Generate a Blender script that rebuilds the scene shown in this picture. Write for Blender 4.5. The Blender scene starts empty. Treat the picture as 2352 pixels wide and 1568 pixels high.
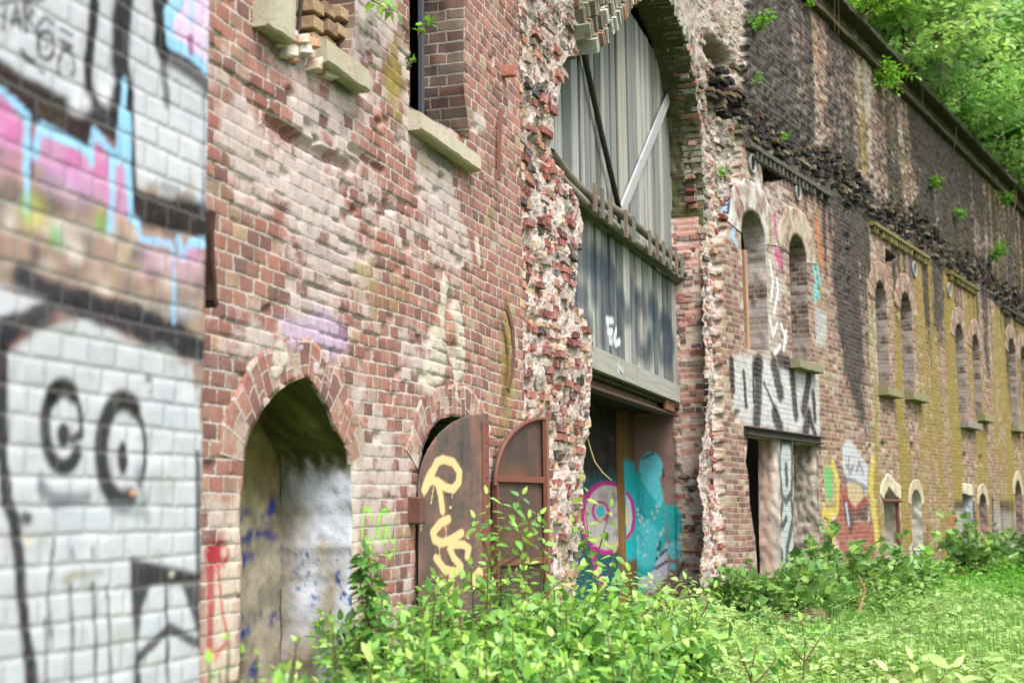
import bpy, math, random
import numpy as np
from mathutils import Matrix, Vector
random.seed(11); RS = np.random.RandomState(5)
SC = bpy.context.scene; COL = SC.collection
# ---------------------------------------------------------------- camera model
F = 3267.0; CX, CY = 1176.0, 784.0
PIT = math.atan(406/3267); ROLL = 0.012; EYE = 1.45
cr, sr, cp, sp = math.cos(ROLL), math.sin(ROLL), math.cos(PIT), math.sin(PIT)
def ray(px, py):
    dx = np.asarray(px, float)-CX; dy = np.asarray(py, float)-CY
    u = dx*cr-dy*sr; v = dx*sr+dy*cr
    return u, F*cp+v*sp, F*sp-v*cp
def at_depth(px, py, Y):
    x, y, z = ray(px, py); t = Y/y
    return np.array([x*t, Y, EYE+z*t])
def at_ground(px, py, z0=0.0):
    x, y, z = ray(px, py); t = (z0-EYE)/z
    return np.array([x*t, y*t, z0])
# ---------------------------------------------------------------- colour, noise
def lin(r, g, b, k=0.85):
    c = np.array([r, g, b], float)/255
    return np.where(c <= .04045, c/12.92, ((c+.055)/1.055)**2.4)*k
T = np.random.RandomState(7).rand(256, 256)
def vn(x, y):
    xi = np.floor(x).astype(int); yi = np.floor(y).astype(int)
    fx = x-xi; fy = y-yi; fx = fx*fx*(3-2*fx); fy = fy*fy*(3-2*fy)
    a = T[xi % 256, yi % 256]; b = T[(xi+1) % 256, yi % 256]
    c = T[xi % 256, (yi+1) % 256]; d = T[(xi+1) % 256, (yi+1) % 256]
    return (a*(1-fx)+b*fx)*(1-fy)+(c*(1-fx)+d*fx)*fy
def fbm(x, y, o=4, sd=0.0):
    x = x+sd*17.3; y = y+sd*9.1; r = 0; a = .5; n = 0
    for k in range(o):
        r = r+a*vn(x, y); n += a; a *= .5; x = x*2.03+5.2; y = y*2.03+1.3
    return r/n
def hsh(r, c, k=0):
    return T[(c*7+r*13+k*31) % 256, (r*17+c*3+k*57+(c//37)*11) % 256]
def sst(a, b, x):
    t = np.clip((x-a)/(b-a), 0, 1); return t*t*(3-2*t)
# ---------------------------------------------------------------- mesh helpers
def mk_mesh(name, V, faces, mat=None, parent=None, attrs=None, smooth=True, loc=None):
    me = bpy.data.meshes.new(name)
    V = np.ascontiguousarray(V, np.float32)
    if not isinstance(faces, list): faces = [faces]
    faces = [np.asarray(f, np.int32) for f in faces if len(f)]
    ls = np.concatenate([f.ravel() for f in faces]); tot = np.concatenate([np.full(len(f), f.shape[1], np.int32) for f in faces])
    st = np.concatenate([[0], np.cumsum(tot)[:-1]]).astype(np.int32)
    me.vertices.add(len(V)); me.vertices.foreach_set('co', V.ravel())
    me.loops.add(len(ls)); me.loops.foreach_set('vertex_index', ls.astype(np.int32))
    me.polygons.add(len(tot)); me.polygons.foreach_set('loop_start', st); me.polygons.foreach_set('loop_total', tot)
    me.polygons.foreach_set('use_smooth', np.full(len(tot), smooth))
    me.update(calc_edges=True)
    for k, a in (attrs or {}).items():
        a = np.ascontiguousarray(a, np.float32)
        if a.shape[1] == 4:
            at = me.attributes.new(k, 'FLOAT_COLOR', 'POINT'); at.data.foreach_set('color', a.ravel())
        else:
            at = me.attributes.new(k, 'FLOAT_VECTOR', 'POINT'); at.data.foreach_set('vector', a.ravel())
    o = bpy.data.objects.new(name, me); COL.objects.link(o)
    if mat: me.materials.append(mat)
    if parent is not None: o.parent = parent
    if loc is not None: o.location = loc
    return o
def tag(o, label=None, cat=None, group=None, kind=None):
    if label: o['label'] = label
    if cat: o['category'] = cat
    if group: o['group'] = group
    if kind: o['kind'] = kind
    return o
def empty(name, label=None, cat=None, group=None):
    o = bpy.data.objects.new(name, None); COL.objects.link(o); o.empty_display_size = .2
    return tag(o, label, cat, group)
class MB:
    """collects primitives into one mesh"""
    def __init__(s): s.v = []; s.f = []; s.n = 0; s.c = []; s.t = []
    def add(s, V, Fs, col=(.5, .5, .5), st=None):
        V = np.asarray(V, float); s.v.append(V)
        s.f.append((np.asarray(Fs)+s.n)); s.n += len(V)
        c = np.asarray(col, float)
        if c.ndim == 1: c = np.tile(c, (len(V), 1))
        if c.shape[1] == 3: c = np.hstack([c, np.ones((len(V), 1))])
        s.c.append(c)
        s.t.append(V if st is None else np.asarray(st, float))
    def box(s, o, ax, ay, az, col=(.5, .5, .5), bev=.06, jit=0.0, st=None):
        """box centred at o with half vectors ax ay az, chamfered corners"""
        o, ax, ay, az = [np.asarray(q, float) for q in (o, ax, ay, az)]
        k = 1-bev; pts = []; idx = {}
        lens = [np.linalg.norm(q) for q in (ax, ay, az)]; m = min(lens)*bev
        kk = [1-m/max(l, 1e-6) for l in lens]
        for sx in (-1, 1):
            for sy in (-1, 1):
                for sz in (-1, 1):
                    for a in range(3):
                        q = [sx*kk[0], sy*kk[1], sz*kk[2]]; q[a] = (sx, sy, sz)[a]
                        idx[(sx, sy, sz, a)] = len(pts); pts.append(q)
        P = np.array(pts)
        if jit: P = P+RS.uniform(-jit, jit, P.shape)
        V = o+P[:, :1]*ax+P[:, 1:2]*ay+P[:, 2:]*az
        Q = []; Tt = []
        I = idx
        for a in range(3):
            b, c = (a+1) % 3, (a+2) % 3
            for sg in (-1, 1):
                def key(u, w, n):
                    t = [0, 0, 0]; t[a] = sg; t[b] = u; t[c] = w; return I[(t[0], t[1], t[2], n)]
                q = [key(-1, -1, a), key(1, -1, a), key(1, 1, a), key(-1, 1, a)]
                Q.append(q if sg > 0 else q[::-1])
        for a in range(3):       # edges along axis a
            b, c = (a+1) % 3, (a+2) % 3
            for u in (-1, 1):
                for w in (-1, 1):
                    def kk2(e, n):
                        t = [0, 0, 0]; t[a] = e; t[b] = u; t[c] = w; return I[(t[0], t[1], t[2], n)]
                    q = [kk2(-1, b), kk2(1, b), kk2(1, c), kk2(-1, c)]
                    Q.append(q if u*w < 0 else q[::-1])
        for sx in (-1, 1):
            for sy in (-1, 1):
                for sz in (-1, 1):
                    t = [I[(sx, sy, sz, a)] for a in range(3)]
                    if sx*sy*sz < 0: t = t[::-1]
                    Q.append([t[0], t[1], t[2], t[2]])
        Q = np.array(Q)
        s.add(V, Q, col, st)
    def tube(s, P, r, n=6, col=(.5, .5, .5), cap=True):
        P = np.asarray(P, float); m = len(P); r = np.broadcast_to(np.asarray(r, float), (m,))
        tg = np.gradient(P, axis=0); tg /= np.linalg.norm(tg, axis=1)[:, None]+1e-9
        ref = np.array([0, 0, 1.]) if abs(tg[0][2]) < .9 else np.array([1., 0, 0])
        V = []
        for i in range(m):
            a = np.cross(tg[i], ref); a /= np.linalg.norm(a)+1e-9; b = np.cross(tg[i], a)
            th = np.arange(n)*2*math.pi/n
            V.append(P[i]+r[i]*(np.cos(th)[:, None]*a+np.sin(th)[:, None]*b))
        V = np.concatenate(V); Q = []
        for i in range(m-1):
            for j in range(n):
                j2 = (j+1) % n; Q.append([i*n+j, i*n+j2, (i+1)*n+j2, (i+1)*n+j])
        if cap:
            for base in (0, (m-1)*n):
                for j in range(1, n-1, 2):
                    Q.append([base, base+j, base+j+1, base+min(j+2, n-1)] if j+2 < n else [base, base+j, base+j+1, base+j+1])
        s.add(V, np.array(Q), col)
    def build(s, name, mat, parent=None, smooth=False):
        if not s.v: return None
        V = np.concatenate(s.v); Q = np.concatenate(s.f); C = np.concatenate(s.c); St = np.concatenate(s.t)
        deg = Q[:, 2] == Q[:, 3]
        return mk_mesh(name, V, [Q[~deg], Q[deg][:, :3]], mat, parent, {'paint': C, 'st': St}, smooth)
# ---------------------------------------------------------------- materials
class NT:
    def __init__(s, name):
        s.m = bpy.data.materials.new(name); s.m.use_nodes = True; s.t = s.m.node_tree; s.t.nodes.clear()
        s.out = s.t.nodes.new('ShaderNodeOutputMaterial')
    def n(s, ty, **k):
        q = s.t.nodes.new(ty)
        for a, b in k.items(): setattr(q, a, b)
        return q
    def set(s, sock, v):
        if hasattr(v, 'is_output') or isinstance(v, bpy.types.NodeSocket): s.t.links.new(v, sock)
        else:
            if sock.type == 'RGBA' and len(v) == 3: v = (*v, 1)
            sock.default_value = v
    def M(s, op, a, b=None, c=None, clamp=False):
        q = s.n('ShaderNodeMath', operation=op, use_clamp=clamp)
        for i, v in enumerate((a, b, c)):
            if v is not None: s.set(q.inputs[i], v)
        return q.outputs[0]
    def mix(s, f, a, b, bt='MIX'):
        q = s.n('ShaderNodeMix', data_type='RGBA', blend_type=bt)
        s.set(q.inputs[0], f); s.set(q.inputs[6], a); s.set(q.inputs[7], b); return q.outputs[2]
    def attr(s, name):
        return s.n('ShaderNodeAttribute', attribute_name=name)
    def noise(s, vec, scale, detail=3, rough=.55, dist=0.0):
        q = s.n('ShaderNodeTexNoise'); s.set(q.inputs['Vector'], vec)
        q.inputs['Scale'].default_value = scale; q.inputs['Detail'].default_value = detail
        q.inputs['Roughness'].default_value = rough; q.inputs['Distortion'].default_value = dist
        return q.outputs['Fac']
    def ss(s, v, a, b, lo=0., hi=1.):
        q = s.n('ShaderNodeMapRange', interpolation_type='SMOOTHSTEP')
        s.set(q.inputs[0], v)
        for i, x in enumerate((a, b, lo, hi)): s.set(q.inputs[1+i], x)
        return q.outputs[0]
    def scalev(s, vec, sc):
        q = s.n('ShaderNodeVectorMath', operation='MULTIPLY'); s.set(q.inputs[0], vec); q.inputs[1].default_value = sc; return q.outputs[0]
    def ramp(s, f, stops):
        q = s.n('ShaderNodeValToRGB'); s.set(q.inputs[0], f); e = q.color_ramp.elements
        while len(e) < len(stops): e.new(.5)
        for i, (p, c) in enumerate(stops): e[i].position = p; e[i].color = (*c, 1)
        return q.outputs[0]
    def bump(s, h, d, strength=1.):
        q = s.n('ShaderNodeBump'); s.set(q.inputs['Height'], h); q.inputs['Distance'].default_value = d; q.inputs['Strength'].default_value = strength
        return q.outputs[0]
    def principled(s, col, rough=.9, spec=.25, normal=None, metal=0.):
        q = s.n('ShaderNodeBsdfPrincipled'); s.set(q.inputs['Base Color'], col); s.set(q.inputs['Roughness'], rough)
        q.inputs['Specular IOR Level'].default_value = spec; q.inputs['Metallic'].default_value = metal
        if normal is not None: s.t.links.new(normal, q.inputs['Normal'])
        s.t.links.new(q.outputs[0], s.out.inputs[0]); return q
def brick_mat(name, bwE, bwO, bh, j, pal, mort, lime, bd=.006, flake=.35, jn=.006, jp=.38, yel=(.36, .27, .05)):
    N = NT(name); M = N.M
    st = N.attr('st').outputs['Vector']; sep = N.n('ShaderNodeSeparateXYZ'); N.set(sep.inputs[0], st)
    X, Y = sep.outputs[0], sep.outputs[1]
    yb = M('DIVIDE', Y, bh); row = M('FLOOR', yb); fy = M('FRACT', yb)
    par = M('FLOORED_MODULO', row, 2.0); w = M('MULTIPLY_ADD', par, bwO-bwE, bwE)
    u = M('MULTIPLY_ADD', par, .5, M('DIVIDE', X, w)); col = M('FLOOR', u); fx = M('FRACT', u)
    dx = M('MULTIPLY', M('MINIMUM', fx, M('SUBTRACT', 1.0, fx)), w)
    dy = M('MULTIPLY', M('MINIMUM', fy, M('SUBTRACT', 1.0, fy)), bh)
    n1 = N.noise(st, 55, 2); n2 = N.noise(st, 9, 5, .65); n3 = N.noise(st, 2.2, 4); n4 = N.noise(st, 160, 2, .7)
    d = M('MULTIPLY_ADD', M('SUBTRACT', n1, .5), jn*2, M('MINIMUM', dx, dy))
    mo = N.ss(d, j*.5-.0025, j*.5+.0025, 1., 0.)
    idv = N.n('ShaderNodeCombineXYZ'); N.set(idv.inputs[0], col); N.set(idv.inputs[1], row)
    wn = N.n('ShaderNodeTexWhiteNoise', noise_dimensions='2D'); N.set(wn.inputs['Vector'], idv.outputs[0])
    r1 = wn.outputs['Value']; sc = N.n('ShaderNodeSeparateColor'); N.set(sc.inputs[0], wn.outputs['Color']); r2, r3 = sc.outputs[0], sc.outputs[1]
    base = N.ramp(r1, pal)
    base = N.mix(1.0, base, N.ramp(M('MULTIPLY_ADD', n2, .7, M('MULTIPLY', n4, .3)), [(.25, (.62, .6, .6)), (.75, (1.32, 1.3, 1.28))]), 'MULTIPLY')
    base = N.mix(M('MULTIPLY', r3, .35), base, (.12, .09, .08))
    base = N.mix(M('MULTIPLY', N.ss(n4, .5, .72), .35), base, (.10, .075, .065))
    f = N.n('ShaderNodeSeparateColor'); fxn = N.attr('fx'); N.set(f.inputs[0], fxn.outputs['Color'])
    L, So, Ye = f.outputs[0], f.outputs[1], f.outputs[2]; Mo = fxn.outputs['Alpha']
    mott = M('ADD', M('MULTIPLY_ADD', n2, .55, M('MULTIPLY_ADD', n1, .25, M('MULTIPLY', n4, .2))), M('MULTIPLY', M('SUBTRACT', r2, .5), .22))
    nS = N.noise(N.scalev(st, (5.5, .5, 1)), 1., 5, .65); stk = M('ADD', M('MULTIPLY_ADD', nS, .55, M('MULTIPLY_ADD', n2, .25, M('MULTIPLY', n1, .2))), M('MULTIPLY', M('SUBTRACT', r3, .5), .34))
    lm = N.ss(M('ADD', mott, L), .84, 1.06)
    base = N.mix(M('MULTIPLY', lm, .85), base, N.mix(n1, lime, tuple(q*.78 for q in lime)))
    mcol = N.mix(n1, mort, tuple(q*.62 for q in mort))
    base = N.mix(M('MULTIPLY', N.ss(n3, .45, .7), .22), base, (.24, .17, .155))
    c = N.mix(mo, base, mcol)
    c = N.mix(M('MULTIPLY', N.ss(M('ADD', stk, Ye), .76, 1.30), .88), c, N.mix(n2, yel, tuple(q*.55 for q in yel)))
    pa = N.attr('paint'); n5 = N.noise(st, 28, 4, .7)
    fl = N.ss(M('ADD', n5, M('MULTIPLY', M('SUBTRACT', n2, .5), .6)), .3, .52, 1-flake, 1.)
    joint = M('MULTIPLY_ADD', mo, -jp, 1.0)
    c = N.mix(M('MULTIPLY', M('MULTIPLY', pa.outputs['Alpha'], fl), joint), c, pa.outputs['Color'])
    c = N.mix(M('MULTIPLY', M('MULTIPLY', N.ss(M('ADD', stk, So), .60, 1.18), M('MULTIPLY_ADD', mo, -.22, 1.)), .93), c, N.mix(M('MULTIPLY_ADD', r2, .6, M('MULTIPLY', n1, .4)), (.008, .008, .009), (.062, .056, .052)))
    c = N.mix(M('MULTIPLY', N.ss(M('ADD', mott, Mo), .75, 1.05), .85), c, N.mix(n1, (.03, .045, .012), (.085, .09, .03)))
    h = M('ADD', M('MULTIPLY', M('SUBTRACT', 1., mo), .75), M('ADD', M('MULTIPLY', n1, .22), M('MULTIPLY', n4, .12)))
    N.principled(c, .92, .2, N.bump(h, bd))
    return N.m
def stone_mat(name, bd=.006, sc=30., lo=.7, hi=1.25, rough=.92, spec=.2, metal=0., mossy=False, st=(1, 1, 1), limy=0.):
    N = NT(name); M = N.M
    g = N.attr('st').outputs['Vector']
    if st != (1, 1, 1): g = N.scalev(g, st)
    n1 = N.noise(g, sc, 5, .65); n2 = N.noise(g, sc*.18, 4, .6); n3 = N.noise(g, sc*4, 2)
    p = N.attr('paint')
    k = N.ramp(M('MULTIPLY_ADD', n1, .6, M('MULTIPLY', n2, .4)), [(.3, (lo,)*3), (.7, (hi,)*3)])
    c = N.mix(1.0, p.outputs['Color'], k, 'MULTIPLY')
    if limy: c = N.mix(M('MULTIPLY', N.ss(M('MULTIPLY_ADD', n1, .6, M('MULTIPLY', n2, .4)), .50, .62), limy), c, N.mix(n3, (.66, .59, .56), (.45, .39, .37)))
    if mossy: c = N.mix(M('MULTIPLY', N.ss(M('MULTIPLY_ADD', n1, .5, M('MULTIPLY', n2, .6)), .56, .7), .75), c, (.06, .075, .02))
    N.principled(c, rough, spec, N.bump(M('MULTIPLY_ADD', n3, .4, n1), bd), metal)
    return N.m
def wood_mat(name, lo=.6, hi=1.3, sx=38., bd=.004):
    N = NT(name); M = N.M
    g = N.scalev(N.attr('st').outputs['Vector'], (sx, sx*.035, 1)); g2 = N.scalev(N.attr('st').outputs['Vector'], (sx*.25, sx*.012, 1))
    n1 = N.noise(g, 1., 5, .7, .6); n2 = N.noise(g2, 1., 3); n3 = N.noise(N.attr('st').outputs['Vector'], 3., 4)
    p = N.attr('paint')
    k = N.ramp(M('MULTIPLY_ADD', n1, .6, M('MULTIPLY', n2, .4)), [(.32, (lo*.8, lo*.82, lo*.86)), (.5, (1, 1, 1)), (.7, (hi, hi*.98, hi*.95))])
    c = N.mix(1.0, p.outputs['Color'], k, 'MULTIPLY')
    c = N.mix(M('MULTIPLY', N.ss(n3, .55, .75), .3), c, (.19, .17, .13))
    N.principled(c, .85, .2, N.bump(n1, bd)); return N.m
def rust_mat(name):
    N = NT(name); M = N.M; g = N.attr('st').outputs['Vector']
    n1 = N.noise(g, 4, 7, .72); n2 = N.noise(N.scalev(g, (9, 1.2, 1)), 1., 4); n3 = N.noise(g, 90, 3)
    c = N.ramp(M('MULTIPLY_ADD', n1, .65, M('MULTIPLY', n2, .35)), [(.34, (.035, .034, .032)), (.45, (.085, .066, .056)), (.54, (.15, .085, .07)), (.66, (.25, .12, .08))])
    p = N.attr('paint'); c = N.mix(p.outputs['Alpha'], c, p.outputs['Color'])
    N.principled(c, N.ramp(n1, [(.3, (.5,)*3), (.7, (.85,)*3)]), .35, N.bump(M('MULTIPLY_ADD', n3, .3, n1), .003)); return N.m
def leaf_mat(name, tr=.4, rough=.4, spec=.5):
    N = NT(name); p = N.attr('paint')
    P = N.n('ShaderNodeBsdfPrincipled'); N.set(P.inputs['Base Color'], p.outputs['Color']); P.inputs['Roughness'].default_value = rough; P.inputs['Specular IOR Level'].default_value = spec
    Tn = N.n('ShaderNodeBsdfTranslucent'); N.set(Tn.inputs['Color'], N.mix(1., p.outputs['Color'], (1.1, 1.06, .8), 'MULTIPLY'))
    X = N.n('ShaderNodeMixShader'); X.inputs[0].default_value = tr
    N.t.links.new(P.outputs[0], X.inputs[1]); N.t.links.new(Tn.outputs[0], X.inputs[2]); N.t.links.new(X.outputs[0], N.out.inputs[0]); return N.m
def plain_mat(name, col, rough=.8, spec=.3, metal=0.):
    N = NT(name); g = N.n('ShaderNodeTexCoord').outputs['Object']; n = N.noise(g, 22, 4)
    c = N.mix(1., col, N.ramp(n, [(.3, (.75,)*3), (.7, (1.2,)*3)]), 'MULTIPLY'); N.principled(c, rough, spec, N.bump(n, .002), metal); return N.m
PAL_A = [(0., (.19, .095, .085)), (.15, (.26, .115, .095)), (.38, (.35, .155, .12)), (.6, (.39, .19, .145)), (.75, (.31, .145, .125)), (.88, (.40, .235, .16)), (1., (.42, .31, .2))]
PAL_B = [(0., (.11, .065, .055)), (.2, (.20, .095, .075)), (.42, (.28, .13, .095)), (.62, (.29, .18, .12)), (.82, (.32, .24, .14)), (1., (.36, .31, .21))]
MAT = {}
MAT['brickA'] = brick_mat('weathered red brick', .132, .132, .0785, .0108, PAL_A, (.49, .445, .395), (.56, .475, .45), .004, jn=.010)
MAT['brickL'] = brick_mat('spray painted brick', .134, .134, .0785, .014, PAL_A, (.27, .255, .24), (.5, .42, .4), .003, .16, jp=.24)
MAT['brickB'] = brick_mat('sooty stained brick', .262, .131, .0785, .0108, PAL_B, (.42, .38, .32), (.46, .41, .36), .008, .3, jp=.3, yel=(.29, .22, .04))
MAT['reveal'] = brick_mat('reveal brick', .262, .131, .0785, .014, [(0., (.10, .07, .065)), (.4, (.20, .11, .085)), (.7, (.16, .13, .11)), (1., (.30, .22, .14))], (.36, .33, .28), (.42, .36, .33), .006)
MAT['stone'] = stone_mat('weathered stone', .008, 24)
MAT['rubble'] = stone_mat('broken masonry', .012, 34, .62, 1.25, limy=.45)
MAT['sill'] = stone_mat('sandstone', .006, 30, .8, 1.15)
MAT['plaster'] = stone_mat('old plaster', .004, 20, .74, 1.14)
MAT['moss_stone'] = stone_mat('mossy stone', .008, 20, .6, 1.2, mossy=True)
MAT['wood'] = wood_mat('grey weathered wood', .72, 1.2, 24.)
MAT['rust'] = rust_mat('rusty iron')
MAT['leaf'] = leaf_mat('leaf')
MAT['bark'] = stone_mat('bark', .01, 22)
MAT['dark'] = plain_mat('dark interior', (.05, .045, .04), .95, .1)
# ---------------------------------------------------------------- walls
class Wall:
    def __init__(s, O, ang):
        s.O = np.array(O, float); a = math.radians(ang); s.d = np.array([math.sin(a), math.cos(a)]); s.n = np.array([math.cos(a), -math.sin(a)])
    def at(s, px, py, off=0.0):
        x, y, z = ray(px, py); k = (s.O@s.n+off)/(x*s.n[0]+y*s.n[1])
        return (x*k-s.O[0])*s.d[0]+(y*k-s.O[1])*s.d[1], EYE+z*k
    def P(s, q, z, off=0.0):
        q, z, off = np.broadcast_arrays(np.asarray(q, float), np.asarray(z, float), np.asarray(off, float))
        return np.stack([s.O[0]+s.d[0]*q+s.n[0]*off, s.O[1]+s.d[1]*q+s.n[1]*off, z], -1)
    def pts(s, L, off=0.0):
        L = np.asarray(L, float); a, b = s.at(L[:, 0], L[:, 1], off); return np.stack([a, b], 1)
    def scale(s, px, py):
        a, b = s.at(px, py); a1, _ = s.at(px+1, py); _, b1 = s.at(px, py+1); return 1/abs(a1-a), 1/abs(b1-b)
    def v3(s, a, z, off):   # direction vector in wall frame
        return np.array([s.d[0]*a+s.n[0]*off, s.d[1]*a+s.n[1]*off, z])
def inpoly(P, x, y):
    r = np.zeros(x.shape, bool); n = len(P)
    for i in range(n):
        x1, y1 = P[i]; x2, y2 = P[(i+1) % n]
        if y1 == y2: continue
        c = ((y1 > y) != (y2 > y)) & (x < (x2-x1)*(y-y1)/(y2-y1)+x1); r ^= c
    return r
def segdist(P, x, y, closed=True):
    n = len(P); best = np.full(x.shape, 1e9); bx = x.copy(); by = y.copy()
    for i in range(n if closed else n-1):
        a = P[i]; b = P[(i+1) % n]; e = b-a; L2 = e@e+1e-12
        t = np.clip(((x-a[0])*e[0]+(y-a[1])*e[1])/L2, 0, 1); qx = a[0]+t*e[0]; qy = a[1]+t*e[1]
        d = (x-qx)**2+(y-qy)**2; m = d < best; best = np.where(m, d, best); bx = np.where(m, qx, bx); by = np.where(m, qy, by)
    return np.sqrt(best), bx, by
def densify(P, step, closed=True):
    out = []; n = len(P)
    for i in range(n if closed else n-1):
        a = P[i]; b = P[(i+1) % n]; k = max(1, int(np.linalg.norm(b-a)/step))
        for j in range(k): out.append(a+(b-a)*j/k)
    if not closed: out.append(P[-1])
    return np.array(out)
class Patch:
    def __init__(s, W, S, Z, bw=(.132, .132, .0785), wob=.006, low=.02):
        s.W = W; s.S = np.asarray(S); s.Z = np.asarray(Z); s.SS, s.ZZ = np.meshgrid(s.S, s.Z)
        s.disp = np.zeros(s.SS.shape); s.paint = np.zeros(s.SS.shape+(4,)); s.fx = np.zeros(s.SS.shape+(4,)); s.holes = []
        s.ds = s.SS+wob*2*(fbm(s.SS*6, s.ZZ*6, 3, 1)-.5)+.01*(vn(s.SS*2, s.ZZ*9)-.5)
        s.dz = s.ZZ+wob*2*(fbm(s.SS*4, s.ZZ*8, 3, 2)-.5)+low*2*(fbm(s.SS*.7, s.ZZ*.7, 2, 3)-.5)
        E, O, H = bw; s.row = np.floor(s.dz/H).astype(int); par = s.row % 2; w = np.where(par == 0, E, O)
        u = s.ds/w+.5*par; s.col = np.floor(u).astype(int); fx = u-s.col; fy = s.dz/H-s.row
        s.edge = np.minimum(np.minimum(fx, 1-fx)*w, np.minimum(fy, 1-fy)*H); s.fx_, s.fy_ = fx, fy
    def h(s, k): return hsh(s.row, s.col, k)
    def sl(s, P, m):
        a = P.min(0)-m; b = P.max(0)+m
        return (slice(max(0, np.searchsorted(s.Z, a[1])), np.searchsorted(s.Z, b[1])), slice(max(0, np.searchsorted(s.S, a[0])), np.searchsorted(s.S, b[0])))
    def polymask(s, pts, soft=.012, jag=0., js=8., px=True):
        P = s.W.pts(pts) if px else np.asarray(pts, float); q = s.sl(P, soft*2+jag+.02); x, z = s.SS[q], s.ZZ[q]
        if x.size == 0: return q, np.zeros(x.shape)
        d, _, _ = segdist(P, x, z); d = np.where(inpoly(P, x, z), d, -d)
        if jag: d = d+jag*2*(fbm(x*js, z*js, 4, 4)-.5)
        return q, sst(-soft, soft, d)
    def strokemask(s, pts, w, soft=.4, jag=.0, an=False):
        P = s.W.pts(pts); c = np.mean(np.asarray(pts, float), 0); kx, kz = s.W.scale(c[0], c[1]); r = w/kx/2
        q = s.sl(P, r*1.6+.02); x, z = s.SS[q], s.ZZ[q]
        if x.size == 0: return q, np.zeros(x.shape)
        k = kz/kx if an else 1.
        d, _, _ = segdist(P*[1, k], x, z*k, False)
        if jag: d = d+jag*2*(fbm(x*9, z*9, 3, 5)-.5)
        return q, 1-sst(r*(1-soft), r*(1+soft), d)
    def over(s, qm, col, a=1.):
        q, A = qm; A = (A*a)[..., None]; p = s.paint[q]; pa = p[..., 3:]; oa = A+pa*(1-A)
        rgb = (np.asarray(col)*A+p[..., :3]*pa*(1-A))/np.maximum(oa, 1e-6); s.paint[q] = np.concatenate([rgb, oa], -1)
    def poly(s, pts, col, a=1., soft=.012, jag=0., js=8.): s.over(s.polymask(pts, soft, jag, js), col, a)
    def stroke(s, pts, w, col, a=1., soft=.4, jag=0., an=False): s.over(s.strokemask(pts, w, soft, jag, an), col, a)
    def ell(s, cx, cy, rx, ry, w, col, a=1., a0=0., a1=360., soft=.4, an=False):
        th = np.radians(np.linspace(a0, a1, 33)); s.stroke(np.stack([cx+rx*np.cos(th), cy+ry*np.sin(th)], 1), w, col, a, soft, 0., an)
    def disc(s, cx, cy, rx, ry, col, a=1., soft=.012, jag=0.):
        th = np.radians(np.linspace(0, 345, 24)); s.poly(np.stack([cx+rx*np.cos(th), cy+ry*np.sin(th)], 1), col, a, soft, jag)
    def blob(s, cx, cy, rx, ry):
        a, b = s.W.at(cx, cy); kx, kz = s.W.scale(cx, cy); rx /= kx; ry /= kz
        return np.exp(-((s.SS-a)/rx)**2-((s.ZZ-b)/ry)**2)
    def addfx(s, ch, m, k, q=None):
        if q is None: s.fx[..., ch] += m*k
        else: s.fx[q+(ch,)] += m*k
    def build(s, name, mat, parent, smooth=True, extra=None, emat=None, flat=None):
        H, Wd = s.SS.shape; X, Z = s.SS.copy(), s.ZZ.copy(); kill = np.zeros((H-1, Wd-1), bool)
        xc = (X[1:, 1:]+X[:-1, :-1])/2; zc = (Z[1:, 1:]+Z[:-1, :-1])/2
        cs = np.median(np.diff(s.S)); 
        for P in s.holes:
            q = s.sl(P, .1); q0 = (slice(q[0].start, min(q[0].stop, H-1)), slice(q[1].start, min(q[1].stop, Wd-1)))
            x, z = s.SS[q], s.ZZ[q]
            if x.size == 0: continue
            d, bx, bz = segdist(P, x, z); m = d < cs*.62
            X[q] = np.where(m, bx, X[q]); Z[q] = np.where(m, bz, Z[q])
            kill[q0] |= inpoly(P, xc[q0], zc[q0])
        V = s.W.P(X, Z, s.disp).reshape(-1, 3)
        i = np.arange(H*Wd).reshape(H, Wd); Q = np.stack([i[:-1, :-1], i[:-1, 1:], i[1:, 1:], i[1:, :-1]], -1)[~kill]
        us = np.unique(Q); mp = np.full(H*Wd, -1); mp[us] = np.arange(len(us))
        st = np.stack([s.ds, s.dz, np.zeros_like(s.ds)], -1).reshape(-1, 3)[us]
        V = V[us]; Fs = [mp[Q]]; pt = s.paint.reshape(-1, 4)[us]; fx = np.clip(s.fx, 0, 1.5).reshape(-1, 4)[us]; n0 = len(V); nf = len(Fs[0])
        if extra is not None and extra.v:
            EQ = np.concatenate(extra.f)+n0; deg = EQ[:, 2] == EQ[:, 3]; Fs += [EQ[~deg], EQ[deg][:, :3]]
            ev = np.concatenate(extra.v); V = np.concatenate([V, ev]); st = np.concatenate([st, np.concatenate(extra.t)]); pt = np.concatenate([pt, np.concatenate(extra.c)]); fx = np.concatenate([fx, np.zeros((len(ev), 4))])
        o = mk_mesh(name, V, Fs, mat, parent, {'st': st, 'paint': pt, 'fx': fx}, smooth)
        if flat is not None:
            fm = flat[:-1, :-1][~kill]; sm = np.full(len(o.data.polygons), smooth); sm[:nf] = ~fm; o.data.polygons.foreach_set('use_smooth', sm); o.data.update()
        if extra is not None and extra.v:
            if emat: o.data.materials.append(emat)
            mi = np.zeros(len(o.data.polygons), np.int32); mi[nf:] = 1 if emat else 0; o.data.polygons.foreach_set('material_index', mi)
            sm = np.full(len(mi), smooth); sm[nf:] = False
            if flat is not None: sm[:nf] = ~fm
            o.data.polygons.foreach_set('use_smooth', sm); o.data.update()
        return o
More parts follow.
